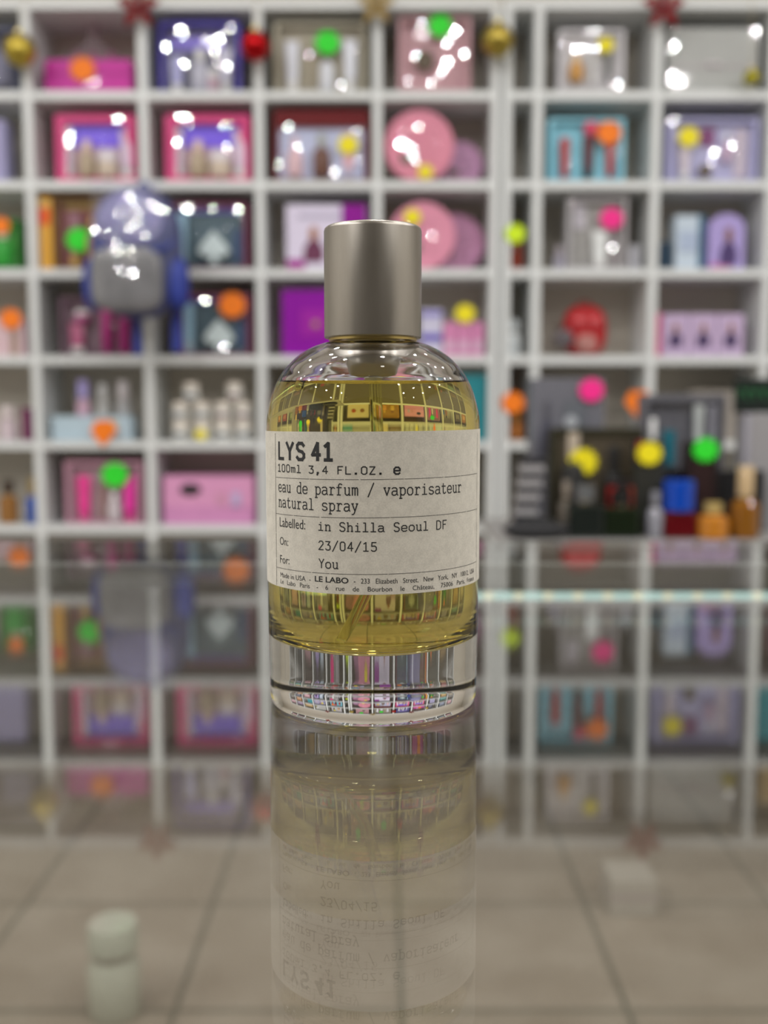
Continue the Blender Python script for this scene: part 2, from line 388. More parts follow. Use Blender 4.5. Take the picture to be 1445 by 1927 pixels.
gift('large silver grey flat gift box, far right of the top shelf', 0, 1259, 52, 1428, (.42, .43, .42), None, [('card', .5, .92, .40, .03, (.5, .45, .47), None), ('card', .5, .16, .38, .1, (.62, .58, .6), None)], coat=.7, glints=[(1268, 58, 14, 14), (1270, 85, 12, 34), (1264, 140, 8, 30)])
# --- row 1
gift('lilac box cut by the left edge of the photo, second shelf', 1, -80, 225, 8, (.36, .34, .56), None)
for (x0, x1, lab) in ((103, 254, 'pink framed window box directly under the magenta keepsake box'), (310, 470, 'pink framed window box directly under the blue and violet gift set')):
    gift(lab, 1, x0, 216, x1, (.66, .06, .22), (.62, .42, .52), [('card', .5, .9, .5, .42, (.22, .13, .85), None), ('tube', .12, .16, .03, .75, (.72, .62, .72), None), ('bottle', .38, .22, .03, .55, (.45, .36, .26), (.78, .6, .5)), ('jar', .64, .26, .03, .38, (.66, .55, .45), (.7, .65, .7)), ('tube', .88, .16, .03, .7, (.72, .58, .72), None)], frame=.12, group='pink framed window boxes', glints=([(132, 254, 11), (130, 270, 11), (222, 224, 34, 10)] if x0 < 200 else [(333, 268, 12), (367, 296, 13), (428, 278, 11), (345, 220, 50, 10)]))  # large blue-violet card paints a purple reflection into the window
gift('dark red gift box with a pale blue tray of pink and brown flacons, yellow sticker', 1, 514, 206, 695, (.13, .002, .005), (.55, .59, .80), [('bottle', .22, .17, .05, .55, (.72, .5, .55), (.7, .52, .58)), ('bottle', .5, .19, .05, .6, (.16, .08, .06), (.4, .42, .4)), ('tube', .78, .13, .05, .6, (.7, .4, .45), (.6, .55, .7))], [(655, 272, 20, 'yellow')], glints=[(558, 305, 13), (560, 278, 8)], frame=.055, top_frame=.24)
def tin(label, row, cx, cy, rpx, col, dy, emblem=True, stickers=(), tilt=0, glints=()):
    c = P(cx, cy, YW + dy); zb = base(row); r = rpx * (YW + dy) / F; c.z = zb + r + .0005; d = .045; y = YW + dy
    t = thing('round_tin', label, 'tin', (c.x, y + d / 2, zb))
    m = colm('tin_lacquer', col, .4, .08)
    link('tin_body', lathe(bmesh.new(), [(0, y + d), (r * .97, y + d), (r * .975, y + .012), (0, y + .012)], c.x, 0, 48, axis='Y', cz=c.z), m, t, True)
    link('tin_lid', lathe(bmesh.new(), [(0, y + .002), (r * .86, y + .002), (r * .88, y), (r * .96, y), (r, y + .004), (r, y + .014), (0, y + .014)], c.x, 0, 48, axis='Y', cz=c.z), m, t, True)
    if emblem:
        link('printed_motif', box(c.x - r * .55, c.x - r * .05, y + .0008, y + .0016, c.z - r * .5, c.z - r * .2, bev=.0003), colm('motif_ink', (.2, .16, .14)), t)
        film(t, c.x - r * .6, c.x + r * .55, y - .001, c.z - r * .6, c.z + r * .6, name='clear_wrap')
    if glints: glint_facets(t, y - .006, glints)
    for s in stickers: sticker(t, s[0], s[1], s[2], s[3], y - .006)
tin('large round pink tin with a yellow sticker near its bottom, second shelf', 1, 789, 274, 64, (.72, .27, .37), .02, stickers=[(800, 326, 15, 'yellow')], glints=[(753, 271, 26, 24), (768, 272, 14, 14), (772, 290, 12, 12), (783, 304, 11, 11), (787, 238, 12, 14)])
tin('smaller round lilac tin half hidden behind the large pink tin, second shelf', 1, 866, 300, 42, (.58, .32, .52), .10)
gift('sky blue gift box with red tipped tubes, a rose and an orange sticker', 1, 1033, 223, 1176, (.27, .62, .76), (.27, .64, .78), [('tube', .22, .13, .06, .62, (.45, .03, .03), (.5, .05, .05)), ('tube', .53, .15, .04, .66, (.10, .005, .01), (.03, .01, .01)), ('round', .56, .2, .72, .2, (.6, .05, .12), None), ('tube', .82, .12, .08, .58, (.45, .03, .03), (.5, .05, .05))], [(1146, 250, 24, 'orange')])
gift('lavender gift box with plum square, round bronze compact and yellow sticker', 1, 1257, 222, 1428, (.46, .45, .72), (.52, .51, .76), [('card', .46, .17, .56, .28, (.22, .05, .18), None), ('round', .43, .15, .04, .24, (.14, .11, .08), None), ('tube', .2, .13, .03, .5, (.62, .55, .62), None), ('bottle', .66, .1, .3, .45, (.62, .45, .6), None), ('card', .83, .15, .06, .75, (.60, .52, .62), None)], [(1296, 257, 21, 'yellow')])
gift('teal box at the right edge of the photo, second shelf', 1, 1458, 225, 1560, (.02, .30, .36), None)
# --- row 2
t = gift('green glass bottle box with an orange sticker at the left edge, third shelf', 2, -30, 412, 34, (.03, .20, .03), (.05, .3, .04), [('bottle', .5, .6, .02, .8, (.04, .35, .05), (.7, .6, .5))], [(2, 424, 17, 'orange')])
gift('narrow upright yellow carton with an orange patch, third shelf', 2, 69, 370, 95, (.80, .42, .06), None, [('card', .45, .8, .62, .22, (.85, .10, .02), None), ('card', .45, .7, .86, .06, (.75, .55, .2), None)])
gift('brown and gold windowed carton with a green sticker, partly behind the backpack', 2, 100, 368, 206, (.20, .10, .02), (.22, .07, .07), [('tube', .35, .2, .03, .72, (.30, .14, .18), GO), ('bottle', .7, .3, .03, .65, (.40, .2, .10), GO), ('card', .5, .7, .8, .1, (.32, .2, .05), None)], [(148, 451, 25, 'green')])
SPG = [(352, 392, 40, 8), (448, 394, 18, 12)]
spade = [('tube', .12, .16, .03, .8, (.30, .48, .62), (.4, .5, .6)), ('spade', .55, .42, .06, .5, (.62, .72, .74), None), ('card', .5, .76, .84, .09, (.25, .22, .75), None), ('card', .85, .13, .1, .5, (.06, .10, .2), None)]
gift('slate window box with pale spade flacon, no sticker, right of the blue backpack', 2, 322, 382, 466, (.20, .05, .10), (.10, .15, .18), spade, glints=SPG, group='slate window boxes with a spade shaped flacon')
t = gift('slate window box with pale spade flacon and orange sticker, fourth shelf', 3, 336, 553, 472, (.20, .05, .10), (.10, .15, .18), spade, [(437, 574, 27, 'orange')], glints=[(385, 566, 34, 8)], group='slate window boxes with a spade shaped flacon')
gift('white carton with a purple corner and a small printed figure, left of the bottle cap', 2, 538, 385, 690, (.72, .66, .82), None, [('card', .84, .3, .66, .34, (.28, .01, .30), None), ('card', .12, .22, .0, .16, (.36, .02, .28), None), ('card', .42, .55, .8, .05, (.45, .42, .55), None), ('figure', .34, .26, .12, .55, (.16, .05, .10), (.42, .2, .12))])
tin('round pink tin with a yellow sticker on its upper left, third shelf', 2, 795, 450, 61, (.74, .30, .42), .02, stickers=[(776, 408, 17, 'yellow')], glints=[(812, 444, 12, 12)])
tin('round mauve pink tin leaning behind the pink tin, third shelf', 2, 856, 452, 54, (.60, .30, .48), .10)
def flacon(label, cx, y0px, wpx, Y, zb, body, cap, toppx, square=False, sticker_=None, capw=.55, cap_h=.3, clear=False, name='perfume_bottle', rough=.08):
    A = P(cx, toppx, Y); r = wpx / 2 * Y / F; h = A.z - zb
    if Y > YW:
        q0, q1 = clampx(A.x - r, A.x + r); A.x = (q0 + q1) / 2; r = (q1 - q0) / 2
    t = thing(name, label, 'bottle', (A.x, Y + r, zb)); cy = Y + r; x = A.x
    m = glassmat('tinted_bottle_glass', body) if clear else colm('bottle_lacquer', body, rough, .6)
    hb = h * (1 - cap_h)
    if square: link('bottle_body', box(x - r, x + r, cy - r * .7, cy + r * .7, zb, zb + hb * .94, bev=r * .15), m, t)
    else: link('bottle_body', lathe(bmesh.new(), [(0, zb), (r * .85, zb), (r * .98, zb + hb * .05), (r, zb + hb * .5), (r * .96, zb + hb * .8), (r * .6, zb + hb * .93), (r * .3, zb + hb * .94), (0, zb + hb * .94)], x, cy, 32), m, t, True)
    link('bottle_neck', lathe(bmesh.new(), [(0, zb + hb * .93), (r * .3, zb + hb * .93), (r * .3, zb + hb * 1.001), (0, zb + hb * 1.001)], x, cy, 24), colm('neck_metal', (.6, .5, .3), .25, 0, 1.), t, True)
    link('bottle_cap', lathe(bmesh.new(), [(0, zb + hb), (r * capw, zb + hb), (r * capw, zb + h * .985), (r * capw * .9, zb + h), (0, zb + h)], x, cy, 32), colm('cap_lacquer', cap, .2, .6), t, True)
    if sticker_: sticker(t, sticker_[0], sticker_[1], sticker_[2], sticker_[3], Y - .004)
    return t
flacon('dark red bottle with a lime yellow sticker in the narrow column of cells', 969, 0, 34, YW + .03, base(2), (.25, .03, .01), (.03, .02, .02), 425, sticker_=(967, 443, 20, 'lime'))
gift('clear silver grey gift box with a white squeeze tube and a pink sticker', 2, 1069, 371, 1181, (.48, .46, .48), (.36, .35, .34), [('card', .22, .2, .55, .35, (.55, .52, .58), None), ('tube', .55, .26, .02, .5, (.75, .77, .77), (.8, .8, .8)), ('card', .82, .2, .05, .6, (.36, .33, .34), None)], [(1151, 411, 23, 'pink')])
flacon('small grey bottle with a pink label left of the silver gift box', 1054, 0, 20, YW + .03, base(2), (.36, .34, .42), (.5, .45, .5), 462)
gift('little pale grey carton right of the silver gift box', 2, 1186, 462, 1204, (.42, .42, .46), None, depth=.03, name='carton', cat='carton')
gift('white and ice blue carton with a dark blue side, third shelf', 2, 1272, 405, 1326, (.55, .64, .74), None, [('card', .5, .7, .35, .35, (.42, .5, .66), None), ('card', .9, .2, .0, 1., (.05, .14, .24), None)])
gift('dark navy carton squeezed against the upright, third shelf', 2, 1245, 455, 1262, (.02, .05, .09), None, name='carton', cat='carton')
def arch(label, x0, top, x1, row, col, dy=.03, fig=(.08, .05, .16), depth=.06):
    Y = YW + dy; A = P(x0, top, Y); B = P(x1, top, Y); A.x, B.x = clampx(A.x, B.x); zb = base(row); xm = (A.x + B.x) / 2; r = (B.x - A.x) / 2
    t = thing('arched_box', label, 'box', (xm, Y + depth / 2, zb))
    zc = A.z - r * .8
    poly = [(A.x, zb), (B.x, zb)] + [(xm + r * math.cos(a * math.pi / 12), zc + r * .8 * math.sin(a * math.pi / 12)) for a in range(13)]
    link('carton', prism(bmesh.new(), poly, Y, Y + depth), colm('arch_print', col), t)
    content(t, 'figure', xm + r * .1, Y - .001, zb + .012, r * 1.0, .105, fig, (.25, .12, .08)); content(t, 'card', xm - r * .3, Y - .001, zb, r * 1.1, .018, (.55, .2, .42))
arch('arched lilac box printed with a dark cloaked figure, third shelf on the right', 1335, 402, 1403, 2, (.42, .34, .68))
# --- row 3
gift('pale pink carton with an orange sticker at the left edge, fourth shelf', 3, -30, 598, 44, (.66, .48, .52), None, [('card', .75, .2, .0, .8, (.35, .25, .2), None)], [(20, 600, 22, 'orange')])
gift('dim mauve window box of magenta tubes, below the backpack on the fourth shelf', 3, 112, 560, 252, (.16, .09, .13), (.20, .12, .16), [('tube', .22, .2, .03, .5, (.5, .12, .25), None), ('jar', .3, .2, .55, .2, (.5, .12, .3), None), ('tube', .62, .16, .03, .85, (.42, .02, .2), (.4, .02, .2)), ('tube', .85, .16, .03, .85, (.42, .02, .2), (.4, .02, .2))])
gift('bright purple carton with a small gold dot, behind the bottle cap', 3, 530, 545, 640, (.26, .005, .34), None, [('round', .58, .12, .42, .12, (.45, .26, .12), None), ('card', .6, .55, .3, .4, (.34, .02, .36), None)])
gift('white carton with blue violet bands, right of the bottle cap on the fourth shelf', 3, 792, 582, 832, (.60, .58, .74), None, [('card', .5, 1., .33, .14, (.12, .08, .48), None), ('card', .5, 1., .85, .1, (.25, .22, .6), None)])
for k, lab in enumerate(('leftmost', 'middle', 'rightmost')):
    x = 835 + k * 26
    gift('slim pink carton, %s of the three in a row right of the cap' % lab, 3, x, 606, x + 24, (.66, .25, .46), None, [('card', .5, .6, .15, .3, (.70, .5, .64), None)], [(875, 590, 20, 'yellow')] if k == 1 else (), group='slim pink cartons in a row of three', depth=.05)
flacon('white cylindrical bottle in the narrow column of cells, fourth shelf', 965, 0, 28, YW + .03, base(3), (.66, .70, .72), (.62, .66, .68), 601, capw=.8)
# red bag
Y = YW + .05; A = P(1106, 572, Y); zb = base(3); r = 41 * Y / F; h = A.z - zb
t = thing('backpack', 'small round topped red backpack with a bow, alone in its cell on the fourth shelf', 'bag', (A.x, Y + .03, zb))
bm = bmesh.new(); blob(bm, (A.x, Y + .045, zb + h * .5), r, .04, h * .5, n=2.8); link('bag_body', bm, mat('red_fabric', (.42, .002, .006), .6, bump=.3), t, True)
bm = bmesh.new(); blob(bm, (A.x, Y + .008, zb + h * .25), r * .5, .012, h * .18, n=2.4); link('front_pocket', bm, mat('cream_print_fabric', (.42, .18, .16), .6, var=.5), t, True)
for s in (-1, 1):
    bm = bmesh.new(); blob(bm, (A.x + s * r * .36, Y + .004, zb + h * .66), r * .3, .009, h * .12, n=2); link('bow_loop', bm, mat('red_satin', (.55, .05, .06), .25, coat=.5), t, True)
bm = bmesh.new(); tube(bm, [(A.x - .02, Y + .05, zb + h * .98), (A.x - .012, Y + .05, zb + h * 1.07), (A.x + .012, Y + .05, zb + h * 1.07), (A.x + .02, Y + .05, zb + h * .98)], .003); link('top_loop', bm, mat('red_fabric', (.42, .002, .006), .6, bump=.3), t, True)
c = P(1062, 640, Y - .02); bm = bmesh.new(); bmesh.ops.create_icosphere(bm, subdivisions=3, radius=.026, matrix=Matrix.Translation((c.x, Y, zb + .05)))
for v in bm.verts: v.co += (v.co - Vector((c.x, Y, zb + .05))) * random.uniform(-.15, .15)
link('pompom', bm, mat('grey_fluff', (.14, .12, .13), .9), t)
t = gift('thin hot pink carton at the left end of the lilac cartons', 3, 1233, 589, 1245, (.70, .10, .25), None, name='carton', cat='carton')
for k, lab in enumerate(('left', 'middle', 'right')):
    x = 1247 + k * 52
    gift('lilac carton with a dark cloaked figure, %s one of the three side by side' % lab, 3, x, 591, x + 50, (.55, .42, .62), None, [('figure', .5, .5, .22, .55, (.07, .045, .12), (.32, .17, .1)), ('card', .5, .96, .0, .06, (.5, .36, .55), None)], group='lilac cartons with a cloaked figure')
# --- row 4
flacon('blush white bottle at the left edge of the photo, fifth shelf', 8, 0, 36, YW + .03, base(4), (.62, .52, .56), (.7, .62, .62), 764, capw=.8)
gift('plum carton beside the left upright, fifth shelf', 4, 40, 768, 57, (.16, .02, .09), None, name='carton', cat='carton')
t = gift('shallow ice blue box with an orange sticker, piled with toiletries, fifth shelf', 4, 97, 783, 246, (.46, .58, .66), None, [('card', .72, .2, .3, .5, (.6, .55, .3), None)], [(200, 812, 25, 'orange', 'kite')], depth=.09)
bxz = P(97, 783, YW + .03).z
for (px, w_, topy, c1, c2, lab) in ((152, 26, 715, (.42, .36, .70), (.62, .40, .52), 'flacon with a lavender cap on the shallow ice blue box'), (190, 24, 722, (.5, .5, .5), (.48, .48, .47), 'clear grey flacon in the middle of the shallow ice blue box'), (228, 26, 717, (.6, .56, .58), (.42, .42, .43), 'flacon with pearl white cap on the right of the ice blue box')):
    flacon(lab, px, 0, w_, YW + .05, bxz, c2, c1, topy, capw=.8, cap_h=.5)
# white cups with lids
def cup(px, zb, lab, col):
    Y = YW + .03; r = .0235; c = P(px, 780, Y)
    t = thing('lidded_jar', lab, 'jar', (c.x, Y + r, zb), 'white jars stacked in a pyramid')
    link('jar_body', lathe(bmesh.new(), [(0, zb), (r * .85, zb), (r, zb + .006), (r, zb + .034), (r * .9, zb + .038), (0, zb + .038)], c.x, Y + r, 24), mat('white_ceramic', (.68, .67, .62), .3), t, True)
    link('jar_lid', lathe(bmesh.new(), [(0, zb + .038), (r * .95, zb + .038), (r * .95, zb + .050), (r * .8, zb + .0545), (0, zb + .055)], c.x, Y + r, 24), mat('cream_lid', (.72, .64, .56), .3), t, True)
    bm = bmesh.new()
    for k in range(9):
        a = -math.pi / 2 - .7 + 1.4 * k / 8
        bm.verts.new((c.x + (r + .0004) * math.cos(a), Y + r + (r + .0004) * math.sin(a), zb + .012)); bm.verts.new((c.x + (r + .0004) * math.cos(a), Y + r + (r + .0004) * math.sin(a), zb + .022))
    bm.verts.ensure_lookup_table()
    for k in range(8): bm.faces.new((bm.verts[2 * k], bm.verts[2 * k + 2], bm.verts[2 * k + 3], bm.verts[2 * k + 1]))
    link('jar_label', bm, mat('label_ink', col, .5), t)
    return t
ord4 = ('leftmost', 'second from the left', 'third from the left', 'rightmost')
BL, PL = (.03, .06, .14), (.15, .03, .08)
for k, px in enumerate((337, 378, 417, 456)):
    c_ = cup(px, base(4), 'white lidded jar, blue label, %s in the bottom layer of the pyramid' % ord4[k], BL)
    if k == 1: sticker(c_, 381, 817, 12, 'yellow', YW + .024)
for k, px in enumerate((337, 378, 417, 456)):
    cup(px, base(4) + .055, 'white lidded jar, %s label, %s in the middle layer of the pyramid' % (('blue', 'blue', 'plum', 'plum')[k], ord4[k]), (BL, BL, PL, PL)[k])
cup(358, base(4) + .11, 'white lidded jar with a blue label, left one on top of the jar pyramid', BL)
cup(440, base(4) + .11, 'white lidded jar with a plum label, right one on top of the jar pyramid', PL)
gift('dark brown carton beside the bottle shoulder, fifth shelf', 4, 503, 742, 590, (.12, .05, .03), (.20, .12, .04), [('card', .5, .7, .2, .5, (.55, .42, .18), None)])
gift('pale gold carton with an ornate frame, seen behind the perfume liquid', 4, 600, 750, 690, (.55, .42, .2), None, [('card', .5, .8, .12, .7, (.66, .58, .4), None)])
gift('tall teal carton to the right of the bottle, fifth shelf', 4, 845, 705, 920, (.03, .24, .28), None)
gift('orange brown carton with an orange sticker in the narrow column, fifth shelf', 4, 946, 762, 988, (.30, .11, .03), (.26, .09, .02), [('bottle', .5, .5, .02, .7, (.5, .18, .04), GO)], [(963, 758, 23, 'orange')])
gift('smoky grey carton in the fifth shelf behind the clutter on the table', 4, 1035, 735, 1140, (.22, .20, .20), None)
gift('pale grey carton on the fifth shelf, far right behind the clutter', 4, 1300, 735, 1420, (.30, .27, .24), None)
# --- row 5
flacon('amber brown bottle with a dark cap at the left edge, sixth shelf', 8, 0, 38, YW + .03, base(5), (.30, .14, .04), (.05, .03, .02), 905)
flacon('small bottle with a bright blue body beside the left upright, sixth shelf', 56, 0, 26, YW + .02, base(5), (.01, .07, .38), (.32, .22, .08), 900, cap_h=.35)
gift('pale pink clear box with two hot pink tubes and a green sticker', 5, 121, 868, 268, (.46, .24, .32), (.44, .28, .34), [('tube', .23, .18, .02, .72, (.80, .05, .30), (.7, .06, .28)), ('card', .46, .14, .03, .6, (.32, .2, .2), None), ('tube', .82, .18, .02, .72, (.76, .04, .36), (.7, .06, .3)), ('bottle', .62, .16, .02, .45, (.6, .55, .58), None)], [(216, 894, 27, 'green')], frame=.07)
t = gift('wide candy pink box with a black oval on its front', 5, 306, 896, 478, (.72, .33, .55), None, [('card', .64, .12, .38, .28, (.62, .30, .45), None), ('card', .80, .10, .35, .32, (.52, .42, .66), None), ('card', .5, .98, .0, .38, (.62, .27, .50), None)], depth=.12)
c = P(358, 921, YW + .028); bm = bmesh.new(); prism(bm, [(c.x + .030 * math.cos(a * math.pi / 12), c.z + .017 * math.sin(a * math.pi / 12)) for a in range(24)], YW + .026, YW + .03); link('oval_badge', bm, mat('black_badge', (.02, .02, .02), .4), t)
gift('amber and gold carton behind the lower label of the bottle', 5, 520, 880, 680, (.50, .26, .06), (.4, .22, .06), [('bottle', .3, .2, .02, .6, GO, BR), ('bottle', .65, .2, .02, .6, (.6, .3, .1), GO)])
gift('cream carton hidden behind the bottle, sixth shelf', 5, 730, 880, 880, (.60, .52, .36), None, [('round', .3, .2, .3, .4, BR, None), ('round', .7, .2, .3, .4, (.4, .1, .05), None)])
# --- filler cartons of the cells the photo shows only through the counter glass and the perfume
def cellx(cols, i): return cols[i] + T / 2, cols[i + 1] - T / 2
pal = [((.06, .26, .24), 'teal'), ((.42, .28, .10), 'ochre'), ((.30, .06, .06), 'crimson'), ((.50, .28, .33), 'rose'), ((.10, .08, .07), 'charcoal'), ((.50, .45, .36), 'cream'), ((.16, .20, .10), 'olive green'), ((.22, .14, .26), 'violet'), ((.42, .20, .08), 'tangerine'), ((.16, .19, .28), 'denim blue')]
side = {0: 'first', 1: 'second', 2: 'third', 3: 'fourth', 4: 'fifth', 5: 'sixth', 6: 'seventh', 7: 'eighth'}
def filler(cols, ci, row, k, where, wf=.8, hf=.72):
    a, b = cellx(cols, ci); c, nm = pal[k % len(pal)]; m_ = (a + b) / 2; hw = (b - a) / 2 * wf; zb = base(row); h = .215 * hf; Yf = YW + .03
    t = thing('carton', '%s carton, %s shelf from the top, %s' % (nm, side[row], where), 'carton', (m_, Yf + .04, zb))
    link('carton_body', box(m_ - hw, m_ + hw, Yf, Yf + .08, zb, zb + h, bev=.0015), colm('plain_carton', c), t)
    link('front_panel', box(m_ - hw * .7, m_ + hw * .7, Yf - .001, Yf, zb + h * .2, zb + h * .7), colm('panel_print', tuple(min(.85, v * 1.2 + .12) for v in c)), t)
names1 = ['three columns beyond the left edge', 'two columns beyond the left edge', 'just beyond the left edge', 'below the keepsake box', 'below the jar pyramid', 'behind the counter, left of the bottle', 'behind the counter, right of the bottle']
k = 3
for ci in (0, 1):
    for row in range(0, 6): filler(C1, ci, row, k, names1[ci], wf=(.62, .8, .7)[k % 3], hf=(.72, .55, .8)[k % 3]); k += 1
names2 = ['in the narrow column', 'below the red backpack', 'below the lilac cartons', 'just beyond the right edge', 'two columns beyond the right edge', 'three columns beyond the right edge']
k = 1
for ci in (3, 4, 5):
    for row in range(0, 6):
        if (ci, row) != (3, 1): filler(C2, ci, row, k, names2[ci], wf=(.62, .8, .7)[k % 3], hf=(.72, .55, .8)[k % 3])
        k += 1

# ------------------------------------------------------------------ backpack hanging on the shelf
Y = YW - .13
def p2(x, y, yy=Y): return P(x, y, yy)
c = p2(262, 478)
t = thing('backpack', 'glossy blue clear vinyl backpack hanging in front of the left shelves', 'bag', (c.x, Y, p2(262, 598).z))
vin = sheet('smoky_blue_vinyl', (.60, .62, .80), rough=.06, haze=.3, gain=2.)
s = Y / F
bluef = mat('blue_webbing', (.015, .035, .27), .5, var=.1)
bm = bmesh.new(); blob(bm, (c.x - 4 * s, Y, c.z), 84 * s, .055, 118 * s, n=2.7, seg=36, rings=20); link('bag_body', bm, mat('slate_blue_lining', (.055, .065, .17), .5, var=.5, scale=14, coat=.08), t, True)
d = p2(252, 425); bm = bmesh.new(); blob(bm, (d.x, Y - .036, d.z), 62 * s, .024, 56 * s, n=2.3); link('top_panel', bm, mat('lilac_grey_vinyl', (.25, .24, .42), .45, var=.7, scale=22, coat=.1), t, True)
d = p2(250, 420); film(t, d.x - 62 * s, d.x + 62 * s, Y - .066, d.z - 40 * s, d.z + 62 * s, cell=.013, amp=.006, m=sheet('vinyl_flap_film', (.9, .9, 1), rough=.04, gain=1.2, haze=.08), name='clear_front_flap')
d = p2(248, 530); bm = bmesh.new(); blob(bm, (d.x, Y - .052, d.z), 66 * s, .022, 58 * s, n=4); link('front_pocket', bm, mat('silver_grey_vinyl', (.17, .17, .18), .35, var=.45, scale=16, coat=.3), t, True)
glint_facets(t, Y - .078, [(240, 372, 12, 12), (250, 388, 13, 13), (283, 384, 13), (296, 392, 11), (310, 398, 10), (178, 434, 13), (222, 402, 11), (243, 428, 12), (272, 442, 11), (218, 458, 14), (222, 474, 13), (243, 470, 12), (224, 505, 11), (250, 514, 22, 20), (262, 400, 8), (206, 440, 8), (258, 420, 8)], k_=.78)
film(t, d.x - 50 * s, d.x + 50 * s, Y - .077, d.z - 44 * s, d.z + 46 * s, cell=.02, amp=.005, name='pocket_gloss_film')
bm = bmesh.new(); d = p2(262, 468); tube(bm, [(d.x + math.cos(a) * 70 * s, Y - .062, d.z + 8 * s - abs(math.sin(a)) * 22 * s) for a in [math.pi * (1 + k / 12) for k in range(13)]], .0045); link('flap_piping', bm, bluef, t, True)
for sx, px in ((-1, 180), (1, 337)):
    d = p2(px, 535); bm = bmesh.new(); blob(bm, (d.x, Y - .01, d.z), 20 * s, .035, 48 * s, n=2.6); link('side_pocket', bm, mat('blue_fabric', (.02, .04, .28), .55, var=.15), t, True)
a_, b_ = p2(268, 372), p2(268, 340)
bm = bmesh.new(); tube(bm, [(a_.x - 13 * s, Y + .02, a_.z), (a_.x - 8 * s, Y + .02, b_.z - 6 * s), (a_.x, Y + .03, b_.z), (a_.x + 8 * s, Y + .02, b_.z - 6 * s), (a_.x + 13 * s, Y + .02, a_.z)], .006); link('hanging_loop', bm, bluef, t, True)
for px, y0_, y1_, w2 in ((258, 585, 668, 7), (332, 570, 662, 9)):
    a_, b_ = p2(px, y0_, Y + .03), p2(px + 2, y1_, Y + .03)
    link('strap', box(a_.x - w2 * s, a_.x + w2 * s, Y + .025, Y + .029, b_.z, a_.z), bluef, t)
bm = bmesh.new(); d = P(268, 338, YW); tube(bm, [(d.x, YW + .002, d.z), (d.x, YW - .11, d.z - .002), (d.x, YW - .118, d.z + .01)], .003)
h_ = link('wall_hook', bm, ALU, None, True); h_['label'] = 'thin metal hook on the shelf front that carries the blue backpack'; h_['category'] = 'hook'

# ------------------------------------------------------------------ festive decorations on the top board
def flower(px, py, col, lab, rpx=42, ztilt=0):
    Y = YW - .02; c = P(px, py, Y); s = Y / F; t = thing('poinsettia_ornament', lab, 'ornament', (c.x, Y, c.z), None)
    m = mat('glitter_petal', col, .4, .3, var=.4, scale=400)
    for k in range(5):
        a = math.pi / 2 + 2 * math.pi * k / 5 + ztilt; bm = bmesh.new(); u = Vector((math.cos(a), 0, math.sin(a))); v = Vector((-u.z, 0, u.x)); cc = Vector(c)
        pts = [(0, 0, 0), (.35, .2, -.01), (.6, .22, -.016), (1, 0, -.006), (.6, -.22, -.016), (.35, -.2, -.01)]
        f_ = [bm.verts.new(cc + u * (p[0] * rpx * s) + v * (p[1] * rpx * s) + Vector((0, p[2] - .002, 0))) for p in pts]
        g_ = [bm.verts.new(q.co + Vector((0, .003, 0))) for q in f_]
        mid = bm.verts.new(cc + u * (.6 * rpx * s) + Vector((0, -.006, 0)))
        for i in range(6): bm.faces.new((f_[i], f_[(i + 1) % 6], mid)); bm.faces.new((f_[i], g_[i], g_[(i + 1) % 6], f_[(i + 1) % 6]))
        bm.faces.new(g_[::-1]); link('petal', bm, m, t)
    link('flower_centre', blob(bmesh.new(), (c.x, Y - .012, c.z), .008, .008, .008), m, t, True)
flower(262, 16, (.20, .002, .005), 'red glitter flower on the top board above the keepsake box upright')
flower(708, 12, (.36, .25, .08), 'gold glitter flower on the top board above the bottle cap', 38)
flower(1247, 16, (.22, .002, .008), 'red glitter flower on the top board near the silver grey box')
def bauble(px, py, rpx, col, lab, Y=YW - .05):
    c = P(px, py, Y); r = rpx * Y / F; t = thing('bauble', lab, 'ornament', (c.x, Y, c.z - r))
    link('bauble_ball', blob(bmesh.new(), c, r, r, r, seg=32, rings=20), mat('bauble_shell', col, .28, .85, var=.35, scale=120), t, True)
    link('bauble_cap', lathe(bmesh.new(), [(0, c.z + r * .95), (r * .25, c.z + r * .95), (r * .25, c.z + r * 1.18), (0, c.z + r * 1.2)], c.x, Y, 16), mat('gold_cap', (.6, .5, .2), .3, 1), t, True)
    link('hanging_thread', tube(bmesh.new(), [(c.x, Y, c.z + r * 1.15), (c.x, YW - .002, max(ZB[0] + .01, c.z + r * 1.3))], .0008, 6), mat('thread', (.5, .4, .2), .6), t)
bauble(37, 95, 29, (.50, .38, .06), 'gold bauble hanging at the far left of the top shelf')
bauble(480, 86, 27, (.45, .004, .008), 'red bauble hanging between the blue set and the beige box')
bauble(936, 76, 29, (.42, .32, .06), 'gold bauble hanging where the two shelving units meet')
bauble(1414, 146, 15, (.40, .36, .04), 'small olive gold bauble in front of the silver grey box', YW - .02)

